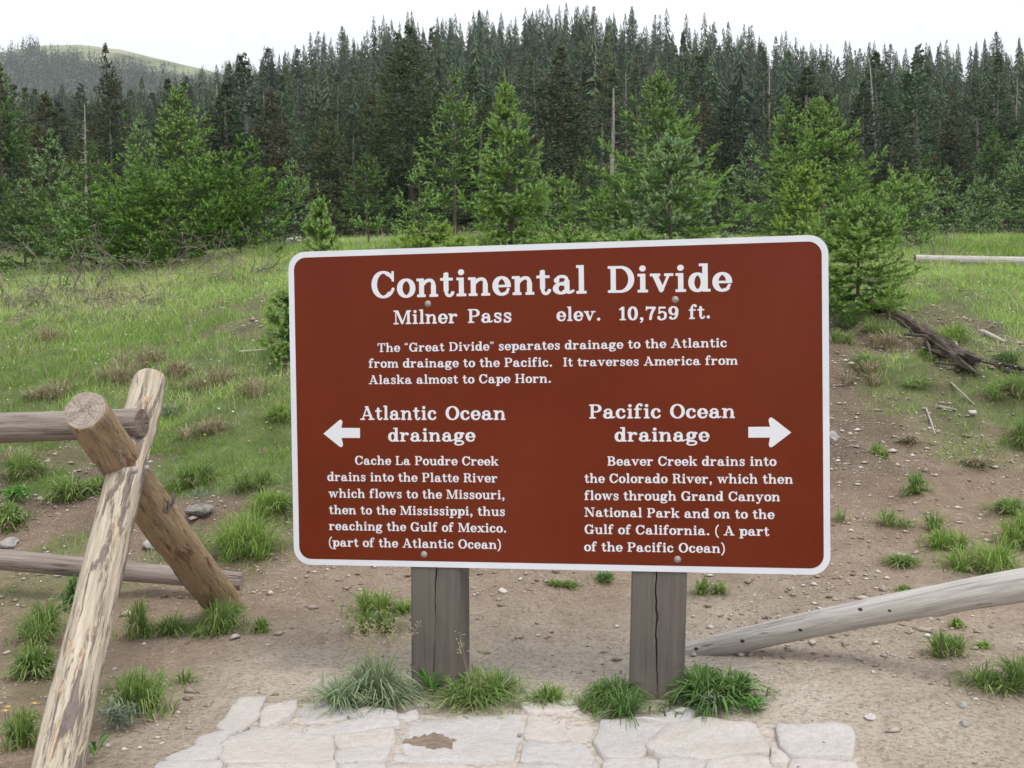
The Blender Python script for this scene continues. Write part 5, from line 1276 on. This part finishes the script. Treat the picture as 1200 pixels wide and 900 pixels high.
near(1006, 18, 162, 34, 'dark mid sized spruce between the bright pair and the round spruce', D_, 28, **MID)
near(880, 19, 155, 36, 'bluish dark spruce left of the bright pair', U_, 29, **MID)
near(1110, 17, 192, 36, 'bluish spruce behind the grassy clearing at the right', U_, 30, **MID)
near(1148, 18.5, 205, 34, 'smaller bluish spruce at the back of the right clearing', U_, 31, **MID)
near(1200, 16.5, 158, 46, 'dark bluish spruce cut by the right edge of the frame', U_, 32, **MID)
# left side
near(214, 13.0, 98, 50, 'tall leader of the big dark green spruce thicket at the left', B_, 40, prof=lambda R: [(0, R * .5), (.35, R * .9), (.5, R * .95), (.68, R * .62), (.85, R * .34), (1, R * .06)], shoot=.13, needles=36, nl=.036, nw=.0038, whorl=.25, twig=.17)
near(168, 13.8, 128, 42, 'pale second top of the spruce thicket, left of its tall leader', U_, 41, **{**MID, 'needles': 26})
for k, (px, pt_, r_, Y, lab) in enumerate([(148, 214, 68, 12.3, 'left lobe of the low dense spruce thicket'), (212, 206, 88, 12.0, 'middle lobe of the low dense spruce thicket'), (282, 218, 58, 12.2, 'right lobe of the low dense spruce thicket')]):
    near(px, Y, pt_, r_, lab, M['needle_thicket'], 42 + k, name='spruce_shrub', prof=lambda R: [(0, R * .9), (.25, R * 1.05), (.5, R * 1.05), (.8, R * .85), (1, R * .5)], whorl=.19, per=12, elev=(-4, 30), curve=.45, top=.0, shoot=.13, needles=32, nl=.036, nw=.0038, twig=.18, clump=2.2)
near(62, 13.8, 150, 52, 'pale green spruce with a hooked leader near the left edge', U_, 46, **{**MID, 'needles': 26})
near(6, 15.5, 72, 74, 'tall dark green spruce cut by the left edge of the frame', D_, 47, **{**MID2, 'needles': 26})
near(30, 12.5, 226, 62, 'low dark spruce shrub filling the left edge', D_, 48, name='spruce_shrub', prof=lambda R: [(0, R), (.5, R), (1, R * .4)], elev=(4, 30), **{**MID, 'needles': 26, 'top': 0})
near(95, 12.0, 235, 40, 'small dull spruce shrub between the left edge shrub and the thicket', U_, 49, name='spruce_shrub', prof=lambda R: [(0, R), (.5, R), (1, R * .4)], elev=(4, 30), **{**MID, 'needles': 26, 'top': 0})
near(345, 17.5, 184, 30, 'small pale spruce right of the thicket above the boulder', U_, 50, **MID)
near(305, 19, 182, 36, 'dim green spruce right behind the thicket', D_, 51, **MID)
near(432, 15, 236, 26, 'low pale spruce above the left part of the sign top', B_, 52, **MID)
near(690, 22, 170, 44, 'dark spruce behind the bright ones, centre', D_, 53, **MID2)
near(840, 20, 190, 44, 'dark spruce behind the right flank of the large bright spruce', D_, 54, **MID2)
near(1085, 21, 178, 36, 'dark spruce standing behind the round bright one', D_, 55, **MID2)
near(430, 20, 180, 44, 'dark spruce behind the seedling, left of centre', D_, 56, **MID2)
near(1165, 22, 150, 44, 'dark spruce at the far side of the right clearing', D_, 57, **MID2)
near(110, 19, 160, 44, 'dark spruce standing behind the pale green ones at left', D_, 58, **MID2)

# forest types for the hillside: unit trees reused at several sizes (built 10 m tall)
FT = []
for k in range(6):
    FT.append(tree_meshes('f', conifer(10, CONE([1.5, 1.3, 1.7, 1.25, 1.5, 1.15][k]), 300 + k, whorl=.52, per=6, shoot=.42, needles=4, nl=.26, nw=.05, twig=.62, elev=(-14, 22), sag=.25, curve=.15, gaps=.16, top=.45, stem_r=.13, side_shoots=k % 2 == 0, clump=.9, wood=False, tipgain=.8, bare=.04)))
FM = []                    # closer, finer ones (5 m tall)
for k in range(3):
    FM.append(tree_meshes('f', conifer(5.5, CONE([1.15, 1.0, 1.25][k]), 320 + k, whorl=.30, per=8, shoot=.24, needles=10, nl=.10, nw=.017, twig=.36, elev=(-12, 25), sag=.2, curve=.2, gaps=.15, top=.25, stem_r=.08, clump=.9, wood=False, tipgain=.8)))
def snag_mesh(H, seed, limbs=40, keep=.9):
    rs = np.random.default_rng(seed); P = [Vector((rs.normal(0, .015), rs.normal(0, .015), H * k / 8)) for k in range(9)]
    V, Fc = tube_geo(P, [.012 * H * (1 - k / 9.5) + .015 for k in range(9)], 6)
    for k in range(limbs):
        z = rs.uniform(.15, 1) * H * keep; a = rs.uniform(0, 6.28); L = rs.uniform(.25, 1) * .13 * H * (1.1 - z / H); d = Vector((math.cos(a), math.sin(a), rs.uniform(-.35, .15)))
        v, f = tube_geo([Vector((0, 0, z)), Vector((0, 0, z)) + d * L * .5, Vector((0, 0, z)) + d * L + Vector((0, 0, .1 * L))], [.030, .020, .008], 3, len(V)); V += v; Fc += f
    return new_mesh('snag', V, Fc, smooth=True)
for _k in range(0): pass
SN = [snag_mesh(9, 1), snag_mesh(8, 2, 60), snag_mesh(10, 3, 25)]
# particular trees of the middle distance
OL, RU, FO = M['needle_olive'], M['needle_rust'], M['needle_forest']
def mid_tree(px, Y, py_top, rpx, lab, mat, k):
    b = gat(px, Y); H = at(px, py_top, Y).z - b.z + .2; src = FM[k % 3] if Y < 40 else FT[k % 6]; h0 = 5.5 if Y < 40 else 10; r0 = ([1.15, 1.0, 1.25][k % 3] if Y < 40 else [1.5, 1.3, 1.7, 1.25, 1.5, 1.15][k % 6])
    s = H / h0; r = rpx * 1.35 * Y / FPX / r0
    place_tree('spruce_tree', src, (b.x, b.y, b.z - .2), lab, mat, scale=(r, r, s), rz=k * 1.3)
for a in [(130, 34, 50, 32, 'tall olive brown spruce rising above the left forest in front of the bare mountain', OL, 0),
          (322, 27, 106, 40, 'brownish conical spruce left of centre', RU, 1), (388, 27, 126, 34, 'olive spruce next to the brownish conical one', OL, 2),
          (484, 31, 26, 52, 'tall dark spruce rising to the skyline left of the centre', FO, 3), (440, 33, 108, 40, 'olive tinged spruce left of the tall dark one', OL, 4),
          (662, 30, 54, 60, 'broad olive green spruce behind the bright young spruce', OL, 5), (100, 30, 150, 40, 'dull olive spruce left of the thicket', OL, 6),
          (55, 33, 110, 38, 'rusty tinged spruce near the left edge', RU, 7), (265, 29, 130, 34, 'olive spruce right behind the thicket leader', OL, 8),
          (1112, 33, 140, 34, 'brownish spruce standing above the right clearing', RU, 9), (1046, 30, 168, 28, 'dim brown tipped spruce behind the round bright spruce', OL, 10),
          (825, 34, 110, 40, 'rusty brown spruce behind the large bright one', RU, 11), (860, 30, 96, 44, 'dark full spruce right of the large bright one', FO, 12),
          (720, 36, 80, 38, 'dark spruce beside the leaning grey snag', FO, 13), (575, 34, 110, 40, 'dark spruce behind the tip of the bright young spruce', FO, 14),
          (1180, 29, 120, 46, 'dark spruce high at the right edge', FO, 15), (940, 36, 92, 40, 'dark spruce directly behind the slender bright pair', FO, 16),
          (200, 36, 92, 36, 'dark spruce behind the tall thicket leader', FO, 17), (0, 30, 96, 44, 'dark spruce at the left edge behind the tall one', FO, 18)]:
    mid_tree(*a)
def snag(px, Y, pt_, lab, k, lean=0, r=1.0):
    b = gat(px, Y); H = at(px, pt_, Y).z - b.z; o = link('dead_tree', SN[k % 3], M['bark_grey'] if not SN[k % 3].materials else None); o.location = b - Vector((0, 0, .2))
    s = H / (9, 8, 10)[k % 3]; o.scale = (s * r, s * r, s); o.rotation_euler = (0, lean, k); tag(o, lab, 'dead tree')
snag(717, 25, 96, 'leaning pale grey dead trunk standing among the spruces right of centre', 2, -.045, 1.7)
snag(709, 26.5, 130, 'shorter dark dead trunk close beside the leaning pale one', 2, .02, 1.4)
snag(103, 26, 112, 'grey dead spruce with bare limbs left of the thicket', 1)
snag(258, 60, 95, 'thin pale dead trunk on the left forest slope', 0)
snag(270, 62, 108, 'second thin pale trunk close to the first on the left forest slope', 0)
snag(903, 70, 60, 'thin dead trunk high on the slope right of centre', 2)
snag(1032, 55, 60, 'long pale dead trunk leaning in the right hand forest', 2, .09)
snag(1165, 60, 100, 'pale broken trunk in the forest near the right edge', 1)
snag(700, 118, 12, 'bare pointed dead tree standing above the skyline at the centre', 1)

# dense hillside forest, row behind row
rsF = np.random.default_rng(99); cnt = 0; FOREST_LIST = []
rows = [(27, 9), (34, 11), (42, 12), (51, 14), (61, 16), (73, 18), (86, 21), (101, 24), (118, 27), (138, 30), (160, 32), (186, 34)]
for ri, (Y0, nn) in enumerate(rows):
    for k in range(nn):
        u = (-.60 + 1.20 * (k + .5 + rsF.uniform(-.38, .38)) / nn); Y = Y0 * (1 + rsF.uniform(-.06, .06)); x = u * Y
        dsc = float(fbm(x * .05, Y * .05, 0, 2, 123))
        if Y < 40: src, h0, Ht = FM[rsF.integers(3)], 5.5, rsF.uniform(3.2, 5.2) * np.interp(Y, [25, 40], [.85, 1.25])
        else: src, h0, Ht = FT[rsF.integers(6)], 10, rsF.uniform(6.5, 10.5) * np.interp(Y, [40, 70, 110, 160, 190], [.72, .95, .95, .9, .95]) * (.85 + .4 * dsc)
        if Y > 125: Ht *= np.interp(u, [-.6, -.3, -.2, -.1, .05, .15, .3, .5], [.80, .74, .78, .95, 1.03, 1.03, .98, .88])
        q = rsF.uniform(); mt = OL if q < .08 else (RU if q < .09 else FO)
        sxy = Ht / h0 * rsF.uniform(1.0, 1.7)
        FOREST_LIST.append((u, Y, x, src, mt, sxy, Ht / h0, rsF.uniform(0, 6.28)))
MARKS = [(-.50, 'at the left frame edge'), (-.42, 'above the upper fence rail'), (-.35, "over the thicket's left flank"), (-.27, "over the thicket's tall leader"),
         (-.19, 'above the boulder'), (-.12, "above the sign's left corner"), (-.04, 'left of the bright young spruce'), (.04, 'over the bright young spruce'), (.11, 'above the leaning snag'),
         (.19, 'over the large bright spruce'), (.26, 'left of the slender pair'), (.34, 'over the slender pair'), (.42, 'above the round spruce'), (.50, 'above the clearing'), (9, 'at the right frame edge')]
BANDS = [(38, 'in the forest front'), (66, 'on the lower slope'), (110, 'halfway up the slope'), (172, 'high on the slope'), (999, 'on the skyline')]
ORD = ['leftmost', 'second from left', 'third from left', 'fourth from left', 'fifth from left', 'sixth from left', 'seventh from left', 'eighth from left', 'ninth from left', 'tenth from left', 'eleventh from left']
cells = {}
for f_ in FOREST_LIST:
    bi = next(i for i, b in enumerate(BANDS) if f_[1] < b[0]); mi = next(i for i, m in enumerate(MARKS) if f_[0] < m[0]); cells.setdefault((bi, mi, f_[4] is FO), []).append(f_)
for (bi, mi, dk), lst in cells.items():
    lst.sort(key=lambda f: f[0])
    for i, (u, Y, x, src, mt, sxy, szz, rz) in enumerate(lst):
        lab = ('' if len(lst) == 1 else ORD[i] + ' ') + ('dark spruce ' if dk else 'brownish spruce ') + BANDS[bi][1] + ', ' + MARKS[mi][1]
        place_tree('spruce_tree', src, (x, Y, gz(x, Y) - .3), lab, mt, bark=M['bark_forest'], group='spruces of the hillside forest', scale=(sxy, sxy, szz), rz=rz)
for k in range(16):      # thin pale dead trunks scattered through the wood
    u = -.5 + 1.02 * (k + .5) / 16 + rsF.uniform(-.02, .02); Y = rsF.uniform(48, 95); sn = SN[k % 3]; b = Vector((u * Y, Y, gz(u * Y, Y) - .2))
    o = link('dead_tree', sn, None if sn.materials else M['bark_grey']); s_ = rsF.uniform(.5, .8); o.location = b; o.scale = (s_ * .8, s_ * .8, s_); o.rotation_euler = (0, rsF.normal(0, .03), k)
    mi = next(i for i, m in enumerate(MARKS) if u < m[0]); tag(o, 'thin pale dead trunk ' + ('number %d from the left ' % (k + 1) if False else '') + ('lower ' if Y < 70 else 'higher ') + 'in the forest ' + MARKS[mi][1] + (', upright' if k % 2 else ', slightly tilted'), 'dead tree', 'dead trunks in the hillside forest')
# beyond the crest and in the gaps: the rest of the wood as one mass
def forest_mass(name, pts, Hs, seed, mat, quads=26):
    rs = np.random.default_rng(seed); Vs = []; Ts = []; tt = []; n = len(pts)
    m = quads; t = np.linspace(0.05, 1, m)[None] * np.ones((n, 1)); t = np.clip(t + rs.uniform(-.03, .03, t.shape), 0, 1)
    a = rs.uniform(0, 6.283, (n, m)); R = (1 - t) ** .85 * .18 * Hs[:, None] * rs.uniform(.7, 1.15, (n, m)) + .02 * Hs[:, None]
    c = pts[:, None] + np.stack([0 * t, 0 * t, t * Hs[:, None]], -1)
    out = np.stack([np.cos(a), np.sin(a), 0 * a - .22], -1); sd = np.stack([-np.sin(a), np.cos(a), 0 * a], -1)
    tipp = c + out * R[..., None]; w_ = R[..., None] * (.55 if quads < 100 else .16)
    V = np.stack([c + np.array([0, 0, 1]) * (Hs[:, None, None] * .06), tipp - sd * w_, tipp + sd * w_], 2).reshape(-1, 3)
    T = np.arange(len(V)).reshape(-1, 3); ti = np.repeat(rs.uniform(0, 1, n * m) * .6 + np.repeat(rs.uniform(-.1, .4, n), m), 3)
    tag(link(name, new_mesh(name, V, tris=T, attrs={'tint': np.clip(ti, 0, 1), 'tip': np.zeros(len(V))}), mat), kind='stuff')
rs = np.random.default_rng(5); n = 1100; u = rs.uniform(-.6, .6, n); Y = 80 + 150 * rs.uniform(0, 1, n) ** .8; P = np.stack([u * Y, Y, hgt(u * Y, Y) - .2], -1)
forest_mass('forest', P, rs.uniform(4.5, 9.0, n) * np.interp(u, [-.35, -.1, .1, .3], [.8, 1, 1.15, .95]), 6, FO, 190)
n = 11000; y = 460 + 290 * rs.uniform(0, 1, n); x = rs.uniform(-.56, -.2, n) * y; z = hill_z(x, y); lim = (z + (fbm(x * .02, y * .02, 0, 3, 9) - .5) * 70) < 204 - (x / y + .45) * 60; thin = rs.uniform(0, 1, n) < 0; lim &= z > 95
k = lim | thin; P = np.stack([x, y, z - .5], -1)[k]
forest_mass('far_forest', P, rs.uniform(7, 13, len(P)), 8, FO, 14)

# ------------------------------------------------------------------ dead brush
def brush(px, py, wpx, hpx, n, lab, mat, seed, thick=.009):
    g_ = ground(px, py); k = g_.y / FPX; rs = np.random.default_rng(seed); V = []; Fc = []
    def grow(p, d, L, r, depth):
        pts = [p]; q = p.copy(); dd = d.copy()
        for _ in range(4):
            dd = (dd + Vector(rs.normal(0, .28, 3)) + Vector((0, 0, -.04))).normalized(); q = q + dd * L / 4; gzz = gz(g_.x + q.x, g_.y + q.y) - g_.z + .01
            if q.z < gzz: q.z = gzz
            pts.append(q.copy())
        v, f = tube_geo(pts, [r, r * .85, r * .7, r * .5, r * .25], 3, len(V)); V.extend(v); Fc.extend(f)
        if depth:
            for c in pts[1:]:
                if rs.uniform() < .75: grow(c, (dd + Vector(rs.normal(0, .8, 3))).normalized(), L * rs.uniform(.35, .6), r * .55, depth - 1)
    for i in range(n):
        o = Vector((rs.uniform(-.5, .5) * wpx * k, rs.uniform(-.3, .3), 0)); o.z = gz(g_.x + o.x, g_.y + o.y) - g_.z
        d = Vector((rs.normal(0, 1), rs.normal(0, .5), abs(rs.normal(.5, .35)))).normalized(); grow(o, d, hpx * k * rs.uniform(.6, 1.5), thick * rs.uniform(.5, 1), 2)
    o = tag(link('dead_shrub', new_mesh('dead_shrub', V, Fc, smooth=True), M[mat]), lab, 'dead shrub'); o.location = g_
brush(60, 343, 150, 60, 33, 'tangle of grey dead branches on the grass near the left edge', 'twig', 1)
brush(170, 325, 130, 51, 26, 'dark dead branches lying in front of the spruce thicket', 'twig', 2)
brush(120, 350, 150, 30, 24, 'low mat of grey dead branches halfway between the fence and the thicket', 'twig', 21)
brush(262, 321, 100, 57, 23, 'dead shrub with thin upright twigs right of the thicket front', 'twig', 3, .007)
brush(255, 289, 60, 51, 6, 'few pale bare stems standing before the dark thicket', 'twig_pale', 4, .009)
brush(150, 303, 90, 39, 7, 'pale crooked dead branch at the foot of the thicket', 'twig_pale', 5, .009)
brush(20, 303, 90, 60, 13, 'dark bare twigs at the left edge under the low spruce shrub', 'twig', 6)
brush(520, 265, 80, 60, 28, 'bleached bare stems at the foot of the tall thin spruce', 'twig_pale', 7, .009)
brush(675, 271, 70, 54, 18, 'bleached twigs right of the bright young spruce', 'twig_pale', 8, .009)
brush(885, 265, 60, 60, 20, 'grey bare stems between the pale tipped spruce and the bright pair', 'twig_pale', 9, .008)
brush(1090, 301, 100, 24, 28, 'low pile of thin dead branches at the end of the long fallen trunk', 'twig', 10, .009)
brush(1020, 338, 60, 24, 13, 'dead twigs under the bushy bright spruce', 'twig', 11)
brush(30, 375, 90, 30, 11, 'sparse fallen twigs on the grass at the left edge', 'twig', 12, .006)
brush(1150, 398, 60, 15, 10, 'splintered wood litter between the grass and the rotten trunk', 'twig_pale', 13, .008)

# ------------------------------------------------------------------ thin mountain air
hm = bpy.data.materials.new('haze'); hm.use_nodes = True; hn = hm.node_tree; hn.nodes.clear()
ho = hn.nodes.new('ShaderNodeOutputMaterial'); hv = hn.nodes.new('ShaderNodeVolumePrincipled'); hn.links.new(hv.outputs[0], ho.inputs['Volume'])
hv.inputs['Color'].default_value = (.90, .94, 1, 1); hv.inputs['Density'].default_value = .00038; hv.inputs['Anisotropy'].default_value = .2
x0, x1, y0, y1, z0, z1 = -1400, 1400, -420, 1700, -120, 330
V = [(x, y, z) for z in (z0, z1) for y in (y0, y1) for x in (x0, x1)]
tag(link('haze', new_mesh('haze', V, [[0, 2, 3, 1], [4, 5, 7, 6], [0, 1, 5, 4], [2, 6, 7, 3], [0, 4, 6, 2], [1, 3, 7, 5]]), hm), kind='stuff')
sc.cycles.volume_bounces = 0
